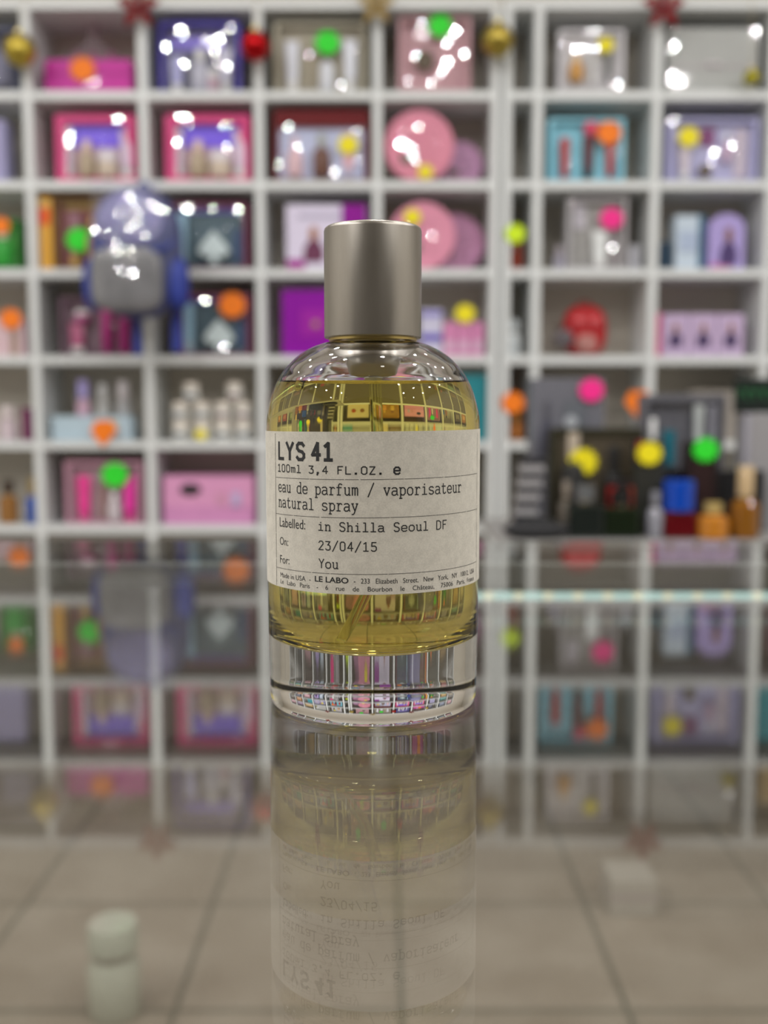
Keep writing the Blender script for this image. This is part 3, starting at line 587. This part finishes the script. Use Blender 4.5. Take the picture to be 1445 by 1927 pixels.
# ------------------------------------------------------------------ far table with dark perfume clutter
YT = 2.02; ZT = P(1200, 1018, YT).z
t = thing('display_table', 'slim display table carrying dark perfume boxes in front of the right shelves', 'table', (1.0, YT + .2, 0))
link('tabletop', box(P(938, 1018, YT).x, 2.0, YT - .03, YT + .42, ZT - .012, ZT, bev=.002), mat('grey_tabletop', (.30, .29, .28), .4), t)
for x in (1.05, 1.92):
    for y in (YT + .02, YT + .38): link('table_leg', box(x - .012, x + .012, y - .012, y + .012, 0, ZT - .012), ALU, t)
def tg(label, x0, top, x1, body, tray=None, parts=(), st=(), dy=.1, depth=.06, **k):
    return gift(label, 0, x0, top, x1, body, tray, parts, st, zb=ZT, Y=YT + dy, depth=depth, **k)
tg('tall smoky grey box with faint figure and pink sticker, far table', 1000, 712, 1137, (.15, .15, .175), None, [('figure', .22, .2, .5, .36, (.08, .08, .11), (.1, .1, .12)), ('card', .6, .3, .55, .3, (.13, .14, .16), None), ('round', .55, .18, .62, .18, (.4, .42, .45), None)], [(1113, 734, 25, 'pink')], dy=.22)
tg('clear grey box with a teal label among pale toiletries, far table', 1212, 742, 1366, (.13, .13, .15), (.12, .12, .14), [('card', .34, .14, .45, .26, (.01, .16, .22), None), ('tube', .68, .12, .4, .5, (.45, .48, .48), None), ('tube', .85, .12, .35, .55, (.22, .22, .26), None), ('bottle', .12, .16, .3, .5, (.3, .28, .3), None)], dy=.22)
t = tg('olive black box with gold edges and a yellow sticker, far table', 1038, 806, 1212, (.03, .028, .014), (.07, .055, .035), [('bottle', .24, .26, .1, .85, (.03, .03, .03), (.45, .38, .3)), ('bottle', .68, .24, .1, .7, (.02, .02, .02), (.02, .02, .02))], [(1097, 869, 29, 'yellow')], dy=.14, frame=.06)
tg('narrow black and gold carton with a yellow sticker on its corner, far table', 1196, 830, 1252, (.03, .03, .025), None, [('card', .15, .2, .8, .2, (.3, .02, .02), None)], [(1222, 853, 25, 'yellow')], dy=.085, depth=.03)
t = thing('striped_carton', 'carton with black and silver stripes, left end of the far table', 'carton', (P(995, 900, YT + .08).x, YT + .08, ZT))
aa = P(975, 862, YT + .08); bb = P(1020, 862, YT + .08); n_ = 11; hh = (aa.z - ZT) / n_
for i_, (m_, par) in enumerate(((mat('stripe_black', (.015, .015, .02), .4), 0), (mat('stripe_silver', (.34, .33, .34), .4), 1))):
    bm = bmesh.new()
    for k in range(n_):
        if k % 2 == par:
            sh = -.012 + .02 * k / n_
            bx(bm, aa.x + sh, bb.x + sh, YT + .08, YT + .11, ZT + k * hh, ZT + (k + 1) * hh, rot=None)
    link('black_stripes' if par == 0 else 'silver_stripes', bm, m_, t)
t = thing('draped_pouch', 'low black pouch at the left end of the far table', 'pouch', (P(1000, 1000, YT + .03).x, YT + .04, ZT))
c = P(1010, 985, YT + .04); bm = bmesh.new(); blob(bm, (c.x, YT + .045, ZT + .017), .068, .035, .0175, n=2.2); link('pouch_body', bm, mat('black_velvet', (.012, .012, .014), .7), t, True)
bm = bmesh.new(); tube(bm, [(c.x - .03, YT + .045, ZT + .033), (c.x, YT + .045, ZT + .043), (c.x + .03, YT + .045, ZT + .033)], .004); link('pouch_cord', bm, mat('black_cord', (.02, .02, .02), .6), t, True)
flacon('squat black bottle with grey cap, right of the black pouch', 1108, 0, 66, YT + .02, ZT, (.012, .016, .014), (.12, .125, .13), 915, square=True)
flacon('tall beige capped slender bottle behind the black pouch, far table', 1068, 0, 26, YT + .09, ZT, (.16, .14, .115), (.26, .22, .18), 905)
flacon('dark green black square bottle in the middle of the far table', 1176, 0, 68, YT + .02, ZT, (.008, .014, .006), (.01, .01, .01), 925, square=True)
tg('small red and black box behind the dark green bottle, far table', 1144, 905, 1193, (.02, .015, .015), None, [('card', .14, .28, .35, .55, (.28, .01, .01), None), ('card', .9, .16, .4, .5, (.25, .03, .01), None)], dy=.09, depth=.03)
flacon('pale silver bottle with a rounded body between green and blue capped bottles', 1238, 0, 30, YT + .03, ZT, (.28, .28, .32), (.20, .2, .23), 925)
flacon('dark red bottle with a bright blue cap on the far table', 1287, 0, 62, YT + .02, ZT, (.10, .003, .006), (.003, .055, .42), 905, square=True, capw=.95, cap_h=.52)
flacon('round orange and gold bottle low at the front of the far table', 1352, 0, 62, YT + .01, ZT, (.48, .18, .02), (.45, .33, .12), 948, cap_h=.28, rough=.04)
flacon('tall amber bottle with a gleaming gold cap at the right edge', 1414, 0, 56, YT + .02, ZT, (.22, .085, .008), (.50, .36, .2), 878, cap_h=.42, rough=.05)
tg('black carton with a green sticker behind the blue capped bottle', 1292, 830, 1352, (.018, .012, .012), None, [('card', .5, .7, .2, .6, (.03, .015, .015), None)], [(1328, 846, 26, 'green')], dy=.10, depth=.04)
tg('long dark carton at the right end of the far table', 1225, 885, 1440, (.012, .012, .014), None, [('card', .2, .25, .2, .6, (.02, .02, .03), None)], dy=.145, depth=.035)
tg('light grey carton under the dark sign at the right edge', 1402, 778, 1500, (.30, .29, .30), None, [('card', .04, .08, .0, 1., (.36, .35, .42), None)], dy=.18, depth=.06)
t = thing('price_board', 'black board with green scrawl above the light grey carton, right edge', 'sign', (P(1440, 770, YT + .19).x, YT + .19, P(1440, 778, YT + .18).z))
a_, b_ = P(1383, 712, YT + .19), P(1500, 772, YT + .19)
link('board_panel', box(a_.x, b_.x, YT + .19, YT + .196, P(1440, 777, YT + .18).z, a_.z), mat('black_board', (.006, .012, .010), .35), t)
bm = bmesh.new()
for k in range(6):
    x = a_.x + .014 + k * .018; zc_ = (a_.z + b_.z) / 2
    tube(bm, [(x + .006 * math.cos(q * .8), YT + .1885, zc_ + .012 * math.sin(q * .8)) for q in range(7 if k % 2 else 6)], .0012, 6)
link('chalk_scrawl', bm, mat('green_marker', (.03, .22, .07), .6), t)
st = thing('price_sticker', 'orange kite shaped price sticker on the upright above the far table', 'sticker', P(1200, 757, YW - .004))
_s = sticker(st, 1201, 757, 26, 'orange', YW - .003, shape='kite'); _s.name = 'sticker_card'

# ------------------------------------------------------------------ glass showcase counter
ZG = EZ - .0801; YE = .634
t = thing('glass_counter', 'glass topped showcase counter under the perfume bottle', 'counter', (0, .24, 0))
link('glass_top', box(-1.3, 1.3, -.16, YE, ZG - .008, ZG), GLASS, t)
link('rear_rail', box(-1.3, 1.3, YE - .014, YE - .002, ZG - .0265, ZG - .0125, bev=.001), mat('pale_rail', (.50, .51, .50), .4, .2), t)
link('front_rail', box(-1.3, 1.3, -.15, -.138, ZG - .024, ZG - .008), ALU, t)
for x in (-1.28, 1.28):
    for y in (-.14, YE - .02): link('counter_leg', box(x - .012, x + .012, y - .012, y + .012, 0, ZG - .008), ALU, t)
link('rail_clip', box(-1.2, -1.18, YE - .014, YE - .002, ZG - .0126, ZG - .0078), ALU, t)
link('rail_clip', box(1.18, 1.2, YE - .014, YE - .002, ZG - .0126, ZG - .0078), ALU, t)
for x in (-1.25, 1.25): link('side_glass', box(x - .003, x + .003, -.12, YE - .04, .15, ZG - .009), GLASS, t)
# light strip
m, tt, out = nt('led_strip_glow')
em = tt.nodes.new('ShaderNodeEmission'); wv = tt.nodes.new('ShaderNodeTexWave'); geo = tt.nodes.new('ShaderNodeNewGeometry'); wv.inputs['Scale'].default_value = 17.3 / 1.0 * 1.0
wv.bands_direction = 'X'; tt.links.new(geo.outputs['Position'], wv.inputs[0])
cr = tt.nodes.new('ShaderNodeValToRGB'); cr.color_ramp.elements[0].color = (.55, .85, .8, 1); cr.color_ramp.elements[1].color = (1, 1, .72, 1); cr.color_ramp.elements[0].position = .5
tt.links.new(wv.outputs['Fac'], cr.inputs[0]); tt.links.new(cr.outputs[0], em.inputs[0]); em.inputs[1].default_value = 1.25; tt.links.new(em.outputs[0], out.inputs[0])
x0 = P(884, 1118, YE).x
t = thing('led_strip', 'glowing white light strip under the rear edge of the counter glass, right half', 'light', (.6, YE - .008, ZG - .035))
link('diffuser', box(x0, 1.15, YE - .012, YE - .004, ZG - .0350, ZG - .0295), m, t)
link('channel', box(x0, 1.15, YE - .012, YE - .004, ZG - .0293, ZG - .0267), ALU, t)
# things on the shop floor, seen dimly through the counter glass
def floor_z(px, py):
    a = TH + math.atan((py - CY) / F); return EZ / math.tan(a)
Yj = floor_z(212, 1905); q = P(212, 1735, Yj); r = 50 * (Yj * math.cos(TH) + .8 * math.sin(TH)) / F; h = q.z
t = thing('storage_jar', 'pale translucent jar standing on the floor tiles at the lower left', 'jar', (q.x, Yj, 0))
link('jar_body', lathe(bmesh.new(), [(0, 0), (r * .9, 0), (r, h * .05), (r, h * .55), (r * .8, h * .64), (0, h * .64)], q.x, Yj, 32), mat('pale_sage_plastic', (.44, .45, .38), .2, coat=.4), t, True)
link('jar_neck', lathe(bmesh.new(), [(0, h * .64), (r * .78, h * .64), (r * .78, h * .72), (0, h * .72)], q.x, Yj, 32), mat('taupe_plastic', (.3, .27, .22), .4), t, True)
link('jar_lid', lathe(bmesh.new(), [(0, h * .72), (r * .95, h * .72), (r * .95, h * .95), (r * .88, h), (0, h)], q.x, Yj, 32), mat('pale_lid_plastic', (.42, .44, .37), .2, coat=.4), t, True)
Yj = floor_z(1195, 1725); q = P(1150, 1658, Yj); q2 = P(1238, 1658, Yj)
t = thing('parcel', 'small pale parcel on the floor seen through the glass at the lower right', 'parcel', ((q.x + q2.x) / 2, Yj + .05, 0))
link('parcel_carton', box(q.x, q2.x, Yj, Yj + .1, 0, q.z, bev=.002), mat('pale_kraft', (.38, .35, .31), .5), t)
link('packing_tape', box(q.x - .0005, q2.x + .0005, Yj - .0005, Yj + .1005, q.z * .45, q.z * .6), mat('mauve_tape', (.34, .29, .28), .4), t)

# ------------------------------------------------------------------ the perfume bottle
D = .2835; RB = .0290
BX = P(702, 960, D).x
def crom(pts, n=5):
    out = []
    for i in range(len(pts) - 1):
        p0, p1, p2_, p3 = pts[max(i - 1, 0)], pts[i], pts[i + 1], pts[min(i + 2, len(pts) - 1)]
        for k in range(n):
            u = k / n
            out.append(tuple(.5 * ((2 * p1[j]) + (-p0[j] + p2_[j]) * u + (2 * p0[j] - 5 * p1[j] + 4 * p2_[j] - p3[j]) * u * u + (-p0[j] + 3 * p1[j] - 3 * p2_[j] + p3[j]) * u ** 3) for j in (0, 1)))
    out.append(pts[-1]); return out
def up(prof): return [(max(r, 0), ZG + .0002 + h) for r, h in prof]
foot = crom([(0, .0012), (.008, .0011), (.016, .0008), (.0225, .0003), (.0258, 0), (.0274, .0001), (.0281, .0005), (.02845, .0014), (.0286, .0032), (.0288, .012)], 4)
side_ = [(.0289, .020), (.0290, .034), (.0290, .055), (.0290, .0745)]
should = crom([(.0290, .0745), (.02885, .0778), (.0282, .0812), (.0269, .0855), (.0250, .0892), (.0228, .0921), (.0202, .0945), (.0170, .0965), (.0140, .0977), (.0112, .0984), (.0098, .0990)], 5)
inn_up = crom([(.0236, .0869), (.0225, .0884), (.0200, .0910), (.0170, .0931), (.0135, .0947), (.0100, .0956), (.0080, .0966), (.0077, .0985)], 5)
SEG = 160
bot = thing('perfume_bottle', 'large clear perfume bottle of yellow liquid with a printed paper label, centre', 'bottle', (BX, D, ZG))
bm = bmesh.new()
lathe(bm, up(foot + side_ + should[1:] + [(.0098, .104), (.0077, .104)] + inn_up[::-1]), BX, D, SEG)
g = link('glass_flacon', bm, glassmat('clear_flint_glass', (1, 1, 1), 1.5), bot, False, fix=False)
for p in g.data.polygons: p.use_smooth = True
# liquid
m, tt, out = nt('yellow_perfume')
gl = tt.nodes.new('ShaderNodeBsdfGlass'); gl.inputs['Roughness'].default_value = 0
gt = tt.nodes.new('ShaderNodeAttribute'); gt.attribute_name = 'open_surface'
mi = tt.nodes.new('ShaderNodeMix'); mi.data_type = 'FLOAT'; mi.inputs[2].default_value = 1.36 / 1.5; mi.inputs[3].default_value = 1.36; tt.links.new(gt.outputs['Fac'], mi.inputs[0]); tt.links.new(mi.outputs[0], gl.inputs['IOR'])
gl.inputs[0].default_value = (.965, .898, .48, 1); tt.links.new(gl.outputs[0], out.inputs[0])
liq = crom([(0, .0160), (.009, .0161), (.015, .0165), (.0200, .0175), (.0235, .0193), (.0256, .0224), (.0264, .0270)], 5) + [(.0266, .040), (.0266, .060)] + crom([(.0266, .0745), (.0264, .0775), (.0258, .0808), (.0250, .0838), (.0242, .0857), (.0236, .0869)], 5)
surf = crom([(.0236, .0869), (.0231, .0864), (.0225, .0861), (.0215, .08585), (.0200, .08575), (.014, .0857)], 4)[1:] + [(0, .0857)]
bm = bmesh.new(); lathe(bm, up(liq + surf), BX, D, SEG)
g = link('perfume_liquid', bm, m, bot, False, fix=False)
at = g.data.attributes.new('open_surface', 'FLOAT', 'FACE'); nside = (len(liq) - 1) * SEG
for i in range(len(g.data.polygons)): at.data[i].value = 1. if i >= nside else 0.
for p in g.data.polygons: p.use_smooth = True
try: g.data.set_sharp_from_angle(angle=R(35))
except Exception: pass
# cap
m, tt, out = nt('satin_cap_metal')
b = tt.nodes.new('ShaderNodeBsdfPrincipled'); tt.links.new(b.outputs[0], out.inputs[0]); b.inputs['Metallic'].default_value = .85
tc = tt.nodes.new('ShaderNodeTexCoord'); n = tt.nodes.new('ShaderNodeTexNoise'); n.inputs['Scale'].default_value = 90; n.inputs['Detail'].default_value = 5
mp = tt.nodes.new('ShaderNodeMapping'); mp.inputs['Scale'].default_value = (1.6, 1.6, .35); tt.links.new(tc.outputs['Object'], mp.inputs[0]); tt.links.new(mp.outputs[0], n.inputs[0])
cr = tt.nodes.new('ShaderNodeValToRGB'); cr.color_ramp.elements[0].position = .3; cr.color_ramp.elements[0].color = (.30, .275, .24, 1); cr.color_ramp.elements[1].position = .75; cr.color_ramp.elements[1].color = (.37, .34, .30, 1)
tt.links.new(n.outputs['Fac'], cr.inputs[0]); tt.links.new(cr.outputs[0], b.inputs['Base Color'])
mr = tt.nodes.new('ShaderNodeMapRange'); mr.inputs[3].default_value = .27; mr.inputs[4].default_value = .36; tt.links.new(n.outputs['Fac'], mr.inputs[0]); tt.links.new(mr.outputs[0], b.inputs['Roughness'])
CAPM = m; RC = .0131
bm = bmesh.new(); lathe(bm, up([(.0106, .0992), (RC - .0003, .0992), (RC, .0995), (RC, .1274), (RC - .0002, .1281), (RC - .0007, .1285), (RC - .002, .1287), (0, .1287)]), BX, D, 96)
link('cap', bm, CAPM, bot, True)
bm = bmesh.new(); lathe(bm, up([(.0100, .0986), (RC - .0012, .0986), (RC - .0012, .0992), (.0100, .0992)]), BX, D, 96); link('collar', bm, mat('gold_collar', (.55, .42, .16), .3, 1), bot, True)
# pump
bm = bmesh.new(); lathe(bm, up([(0, .0905), (.0042, .0905), (.0062, .0915), (.0074, .094), (.0075, .1035), (0, .1035)]), BX, D, 48); link('pump_housing', bm, mat('grey_pump_plastic', (.35, .33, .28), .25, .6), bot, True)
bm = bmesh.new(); lathe(bm, up([(0, .0862), (.0016, .0862), (.0019, .0868), (.0019, .0893), (.0026, .0898), (.0026, .0904), (0, .0904)]), BX, D, 32); link('pump_stem', bm, mat('pale_pump_plastic', (.62, .62, .60), .2, .3), bot, True)
bm = bmesh.new(); zz = ZG + .0002
tube(bm, [(BX + .0003, D, zz + .0861), (BX + .0008, D, zz + .075), (BX + .0016, D - .001, zz + .060), (BX + .0012, D - .003, zz + .045), (BX - .0015, D - .006, zz + .031), (BX - .0068, D - .010, zz + .0192)], .00125, 16)
link('dip_tube', bm, glassmat('dip_tube_plastic', (.93, .93, .80), 1.12, .15), bot, True)
c = P(556, 733, D - .0245); bm = bmesh.new(); blob(bm, (BX - .0176, D - .0148, zz + .0856), .0015, .0015, .0015); link('air_bubble', bm, glassmat('bubble', (1, 1, 1), 1.25), bot, True)

# label: coordinates on the paper are (pixel x, pixel y) of the photo turned into (angle, height)
RL = RB + .00012
def phi(px):
    off = (px - CX) / F - BX / D; a = 0.
    for _ in range(40):
        zc = (D - RL * math.cos(a)) ; s_ = ((px - CX) / F * zc - BX) / RL
        a = a * .5 + math.asin(max(-.9999, min(.9999, s_))) * .5
    return a
def zat(a, py): return EZ - (D - RL * math.cos(a)) * math.tan(TH + math.atan((py - CY) / F))
def onlab(a, z, dr=0.): return Vector((BX + (RL + dr) * math.sin(a), D - (RL + dr) * math.cos(a), z))
ZL0, ZL1 = zat(0, 1121), zat(0, 815)
bm = bmesh.new(); prev = None; A0, A1 = R(-104), R(83); NL = 90; rings = []
for k in range(NL + 1):
    a = A0 + (A1 - A0) * k / NL; o_ = .0011 * (a - A0) / (A1 - A0) * .6
    rings.append([bm.verts.new(onlab(a, ZL0 + o_ * .6)), bm.verts.new(onlab(a, ZL1 + o_)), bm.verts.new(onlab(a, ZL1 + o_, -.0001)), bm.verts.new(onlab(a, ZL0 + o_ * .6, -.0001))])
for A, B in zip(rings, rings[1:]):
    for i in range(4): bm.faces.new((A[i], B[i], B[(i + 1) % 4], A[(i + 1) % 4]))
bm.faces.new(rings[0]); bm.faces.new(rings[-1])
m, tt, out = nt('uncoated_label_paper')
b = tt.nodes.new('ShaderNodeBsdfPrincipled'); tt.links.new(b.outputs[0], out.inputs[0]); b.inputs['Roughness'].default_value = .8
tc = tt.nodes.new('ShaderNodeTexCoord'); n = tt.nodes.new('ShaderNodeTexNoise'); n.inputs['Scale'].default_value = 2600; n.inputs['Detail'].default_value = 3; tt.links.new(tc.outputs['Object'], n.inputs[0])
n2 = tt.nodes.new('ShaderNodeTexNoise'); n2.inputs['Scale'].default_value = 380; n2.inputs['Detail'].default_value = 4; tt.links.new(tc.outputs['Object'], n2.inputs[0])
ad = tt.nodes.new('ShaderNodeMath'); ad.operation = 'ADD'; tt.links.new(n.outputs['Fac'], ad.inputs[0]); tt.links.new(n2.outputs['Fac'], ad.inputs[1])
cr = tt.nodes.new('ShaderNodeValToRGB'); cr.color_ramp.elements[0].position = .38; cr.color_ramp.elements[0].color = (.50, .47, .41, 1); cr.color_ramp.elements[1].position = .62; cr.color_ramp.elements[1].color = (.61, .575, .50, 1)
hf = tt.nodes.new('ShaderNodeMath'); hf.operation = 'MULTIPLY'; hf.inputs[1].default_value = .5; tt.links.new(ad.outputs[0], hf.inputs[0]); tt.links.new(hf.outputs[0], cr.inputs[0]); tt.links.new(cr.outputs[0], b.inputs['Base Color'])
lab = link('paper_label', bm, m, bot, True)
try: lab.data.set_sharp_from_angle(angle=R(60))
except Exception: pass

# typewriter glyphs as strokes; grid: x 0..4, baseline 0, x-height 4, cap height 6
G = {
'a': ['0.3,3.6 1,4 2.6,4 3.4,3.3 3.4,.5 4,0', '3.4,2.2 1,2.2 .2,1.5 .2,.6 .9,0 2.2,0 3.4,.8'],
'd': ['2.6,6 3.4,6 3.4,0 4,0', '3.4,3.2 2.5,4 1.2,4 .2,3 .2,1 1.2,0 2.5,0 3.4,.8'],
'e': ['.2,2 3.8,2 3.8,3 2.9,4 1.2,4 .2,3 .2,1 1.2,0 2.9,0 3.7,.6'],
'f': ['3.6,5.6 2.8,6 2,6 1.4,5.3 1.4,0', '.2,4 3.2,4', '.4,0 2.6,0'],
'h': ['.1,6 .7,6 .7,0', '.7,3 1.8,4 2.7,4 3.4,3.3 3.4,0', '.1,0 1.3,0', '2.8,0 4,0'],
'i': ['.8,4 2,4 2,0', '.4,0 3.6,0', '1.9,5.3 2,5.7'],
'l': ['.8,6 2,6 2,0', '.4,0 3.6,0'],
'm': ['0,4 .3,4 .3,0', '.3,3.4 1,4 1.6,4 2,3.4 2,0', '2,3.4 2.7,4 3.3,4 3.7,3.4 3.7,0'],
'n': ['.1,4 .7,4 .7,0', '.7,3 1.8,4 2.7,4 3.4,3.3 3.4,0', '.1,0 1.3,0', '2.8,0 4,0'],
'o': ['1.2,4 2.8,4 3.8,3 3.8,1 2.8,0 1.2,0 .2,1 .2,3 1.2,4'],
'p': ['0,4 .7,4 .7,-1.8', '.7,3.2 1.6,4 2.8,4 3.8,3 3.8,1 2.8,0 1.6,0 .7,.8', '0,-1.8 1.6,-1.8'],
'r': ['.4,4 1.3,4 1.3,0', '1.3,2.8 2.3,4 3.2,4 3.7,3.5', '.3,0 2.6,0'],
's': ['3.5,3.5 2.8,4 1.2,4 .4,3.4 .4,2.7 1,2.2 3,1.8 3.6,1.3 3.6,.6 2.8,0 1.2,0 .3,.6'],
't': ['1.4,5.4 1.4,.8 2,0 2.9,0 3.6,.6', '.3,4 3.3,4'],
'u': ['.1,4 .7,4 .7,.8 1.4,0 2.4,0 3.4,.9', '2.8,4 3.4,4 3.4,0 4,0'],
'v': ['.3,4 2,0 3.7,4', '0,4 1.1,4', '2.9,4 4,4'],
'y': ['.3,4 2,.2', '3.7,4 1.6,-1.3 .9,-1.8 .2,-1.8', '0,4 1.1,4', '2.9,4 4,4'],
'F': ['.6,0 .6,6 3.7,6', '.6,3.2 2.9,3.2'],
'L': ['.6,6 .6,0 3.7,0'],
'O': ['1.3,6 2.7,6 3.7,5 3.7,1 2.7,0 1.3,0 .3,1 .3,5 1.3,6'],
'D': ['.4,0 .4,6 2.4,6 3.7,5 3.7,1 2.4,0 .4,0'],
'Z': ['.4,6 3.6,6 .4,0 3.7,0'],
'S': ['3.6,5.2 2.8,6 1.2,6 .4,5.2 .4,4.1 1.2,3.3 2.9,2.8 3.7,2 3.7,.9 2.9,0 1.1,0 .3,.8'],
'Y': ['.2,6 2,3 3.8,6', '2,3 2,0'],
'0': ['1.2,6 2.8,6 3.6,5 3.6,1 2.8,0 1.2,0 .4,1 .4,5 1.2,6'],
'1': ['.6,5 2,6 2,0', '.5,0 3.5,0'],
'2': ['.5,5 1.3,6 2.8,6 3.6,5.1 3.6,4 .4,0 3.7,0'],
'3': ['.4,5.9 3.5,5.9 1.9,3.5 2.8,3.5 3.6,2.7 3.6,.9 2.8,0 1.2,0 .4,.7'],
'4': ['2.8,0 2.8,6 .3,1.8 3.8,1.8'],
'5': ['3.4,6 .8,6 .6,3.4 2.6,3.6 3.6,2.7 3.6,.9 2.7,0 1.2,0 .4,.7'],
'/': ['.2,-.8 3.8,6.6'], ',': ['1.9,.7 2.1,.3 1.5,-1.1', '1.5,.5 2.3,.5'], '.': ['1.6,.3 2.2,.3', '1.6,.6 2.2,.6'], ' ': []}
def strokes(bm, text, xs, xe, ybase, xref, hpx, wgt, gap=5.2, fillw=4.6):
    """text between photo columns xs..xe; baseline at photo row ybase measured in column xref"""
    a0, a1 = phi(xs), phi(xe); z0 = zat(phi(xref), ybase); n = len(text)
    ux = (a1 - a0) / ((n - 1) * gap + 4) ; uz = hpx / 6. * (D - RL) / F * 1.0
    hw = wgt * (D - RL) / F / 2
    for i, ch in enumerate(text):
        for pl in G[ch]:
            pts = [tuple(map(float, q.split(','))) for q in pl.split()]
            wp = [(RL * (a0 + (i * gap + x) * ux), z0 + y * uz) for x, y in pts]
            k_ = 1.55 if ch in '.,' and len(text) > 10 else 1.
            h_ = hw * k_
            for (s0, q0), (s1, q1) in zip(wp, wp[1:]):
                d_ = Vector((s1 - s0, q1 - q0)); L = d_.length
                if L < 1e-9: continue
                d_ /= L; nn = Vector((-d_.y, d_.x)); e = h_ * .75
                c4 = [(s0 - d_.x * e + nn.x * h_, q0 - d_.y * e + nn.y * h_), (s0 - d_.x * e - nn.x * h_, q0 - d_.y * e - nn.y * h_), (s1 + d_.x * e - nn.x * h_, q1 + d_.y * e - nn.y * h_), (s1 + d_.x * e + nn.x * h_, q1 + d_.y * e + nn.y * h_)]
                bm.faces.new([bm.verts.new(onlab(s / RL, q, .00005)) for s, q in c4])
def sans(bm, text, xs, xe, ybase, xref, hpx, bold=0.):
    cu = bpy.data.curves.new('t', 'FONT'); cu.body = text; cu.size = 1; cu.resolution_u = 3
    if bold: cu.offset = bold
    o = bpy.data.objects.new('t', cu); COL.objects.link(o); dg = bpy.context.evaluated_depsgraph_get(); dg.update()
    me = o.evaluated_get(dg).to_mesh(); xs_ = [v.co.x for v in me.vertices]; mn, mxx = min(xs_), max(xs_)
    a0, a1 = phi(xs), phi(xe); z0 = zat(phi(xref), ybase); uz = hpx / .70 * (D - RL) / F
    vs = [bm.verts.new(onlab(a0 + (v.co.x - mn) / (mxx - mn) * (a1 - a0), z0 + v.co.y * uz, .00005)) for v in me.vertices]
    for p in me.polygons:
        try: bm.faces.new([vs[i] for i in p.vertices])
        except Exception: pass
    o.evaluated_get(dg).to_mesh_clear(); bpy.data.objects.remove(o); bpy.data.curves.remove(cu)
INK = mat('black_label_ink', (.012, .012, .013), .6, var=.2, scale=900)
def ink(name, fn):
    bm = bmesh.new(); fn(bm)
    for f in bm.faces:
        f.normal_update(); c = f.calc_center_median()
        if f.normal.dot(Vector((c.x - BX, c.y - D, 0))) < 0: f.normal_flip()
    link(name, bm, INK, lab, fix=False)
ink('printed_title', lambda b: strokes(b, 'LYS', 524, 573, 864.5, 560, 31, 6.6, 5.8) or strokes(b, '41', 587, 626, 865.5, 610, 31, 6.8, 5.8))
ink('printed_volume_line', lambda b: strokes(b, '100ml 3,4 FL.OZ.', 523, 722, 892, 640, 14, 2.2) or strokes(b, 'e', 741, 753, 892, 747, 19, 3.3))
ink('printed_description', lambda b: strokes(b, 'eau de parfum / vaporisateur', 524, 868, 931.5, 640, 21, 2.2) or strokes(b, 'natural spray', 524, 673, 961.5, 640, 21, 2.2))
ink('printed_form_entries', lambda b: strokes(b, 'in Shilla Seoul DF', 598, 841, 1000, 650, 16.5, 2.1) or strokes(b, '23/04/15', 598, 709, 1036.5, 650, 16.5, 2.1) or strokes(b, 'You', 599, 635, 1069.5, 620, 17, 2.1))
ink('printed_form_captions', lambda b: sans(b, 'Labelled:', 525.5, 573.5, 994, 550, 19) or sans(b, 'On:', 525.5, 541, 1026, 533, 16) or sans(b, 'For:', 525.5, 543, 1060.5, 534, 16))
def addr(b):
    sans(b, 'Made in USA  -', 526, 583, 1094.5, 580, 9.8); sans(b, 'LE LABO', 591, 655, 1097.3, 640, 10.8, .018)
    sans(b, '-   233   Elizabeth   Street,   New   York,   NY   10012,  USA', 665, 893, 1098.4, 700, 9.8)
    sans(b, 'Le   Labo   Paris    -    6    rue    de    Bourbon    le    Ch\u00e2teau,    75006   Paris,  France', 526, 893, 1111.8, 640, 9.3)
ink('printed_address', addr)
def rules(b):
    def seg(a0, z0, a1, z1, w_=.00011):
        n = max(1, int(abs(a1 - a0) / .03))
        for k in range(n):
            p, q = a0 + (a1 - a0) * k / n, a0 + (a1 - a0) * (k + 1) / n; zp, zq = z0 + (z1 - z0) * k / n, z0 + (z1 - z0) * (k + 1) / n
            if abs(a1 - a0) > .01: c4 = [(p, zp - w_ / 2), (q, zq - w_ / 2), (q, zq + w_ / 2), (p, zp + w_ / 2)]
            else: c4 = [(p - w_ / 2 / RL * 1.3, zp), (p + w_ / 2 / RL * 1.3, zp), (q + w_ / 2 / RL * 1.3, zq), (q - w_ / 2 / RL * 1.3, zq)]
            b.faces.new([b.verts.new(onlab(a, z, .00005)) for a, z in c4])
    l, r_ = phi(518.5), phi(897.5)
    for y in (902.5, 974.5, 1081):
        z = zat(0, y); u = l
        while u < r_:
            v = min(r_, u + random.uniform(.1, .5)); seg(u, z + .00035 * (u / 1.2), v, z + .00035 * (v / 1.2)); u = v + random.choice((.004, .008, .015))
    for a in (l, r_):
        z = ZL0 + .0003
        while z < ZL1 - .0006:
            v = min(ZL1 - .0004, z + random.uniform(.006, .02)); seg(a, z, a, v); z = v + .0003
ink('printed_rules', rules)
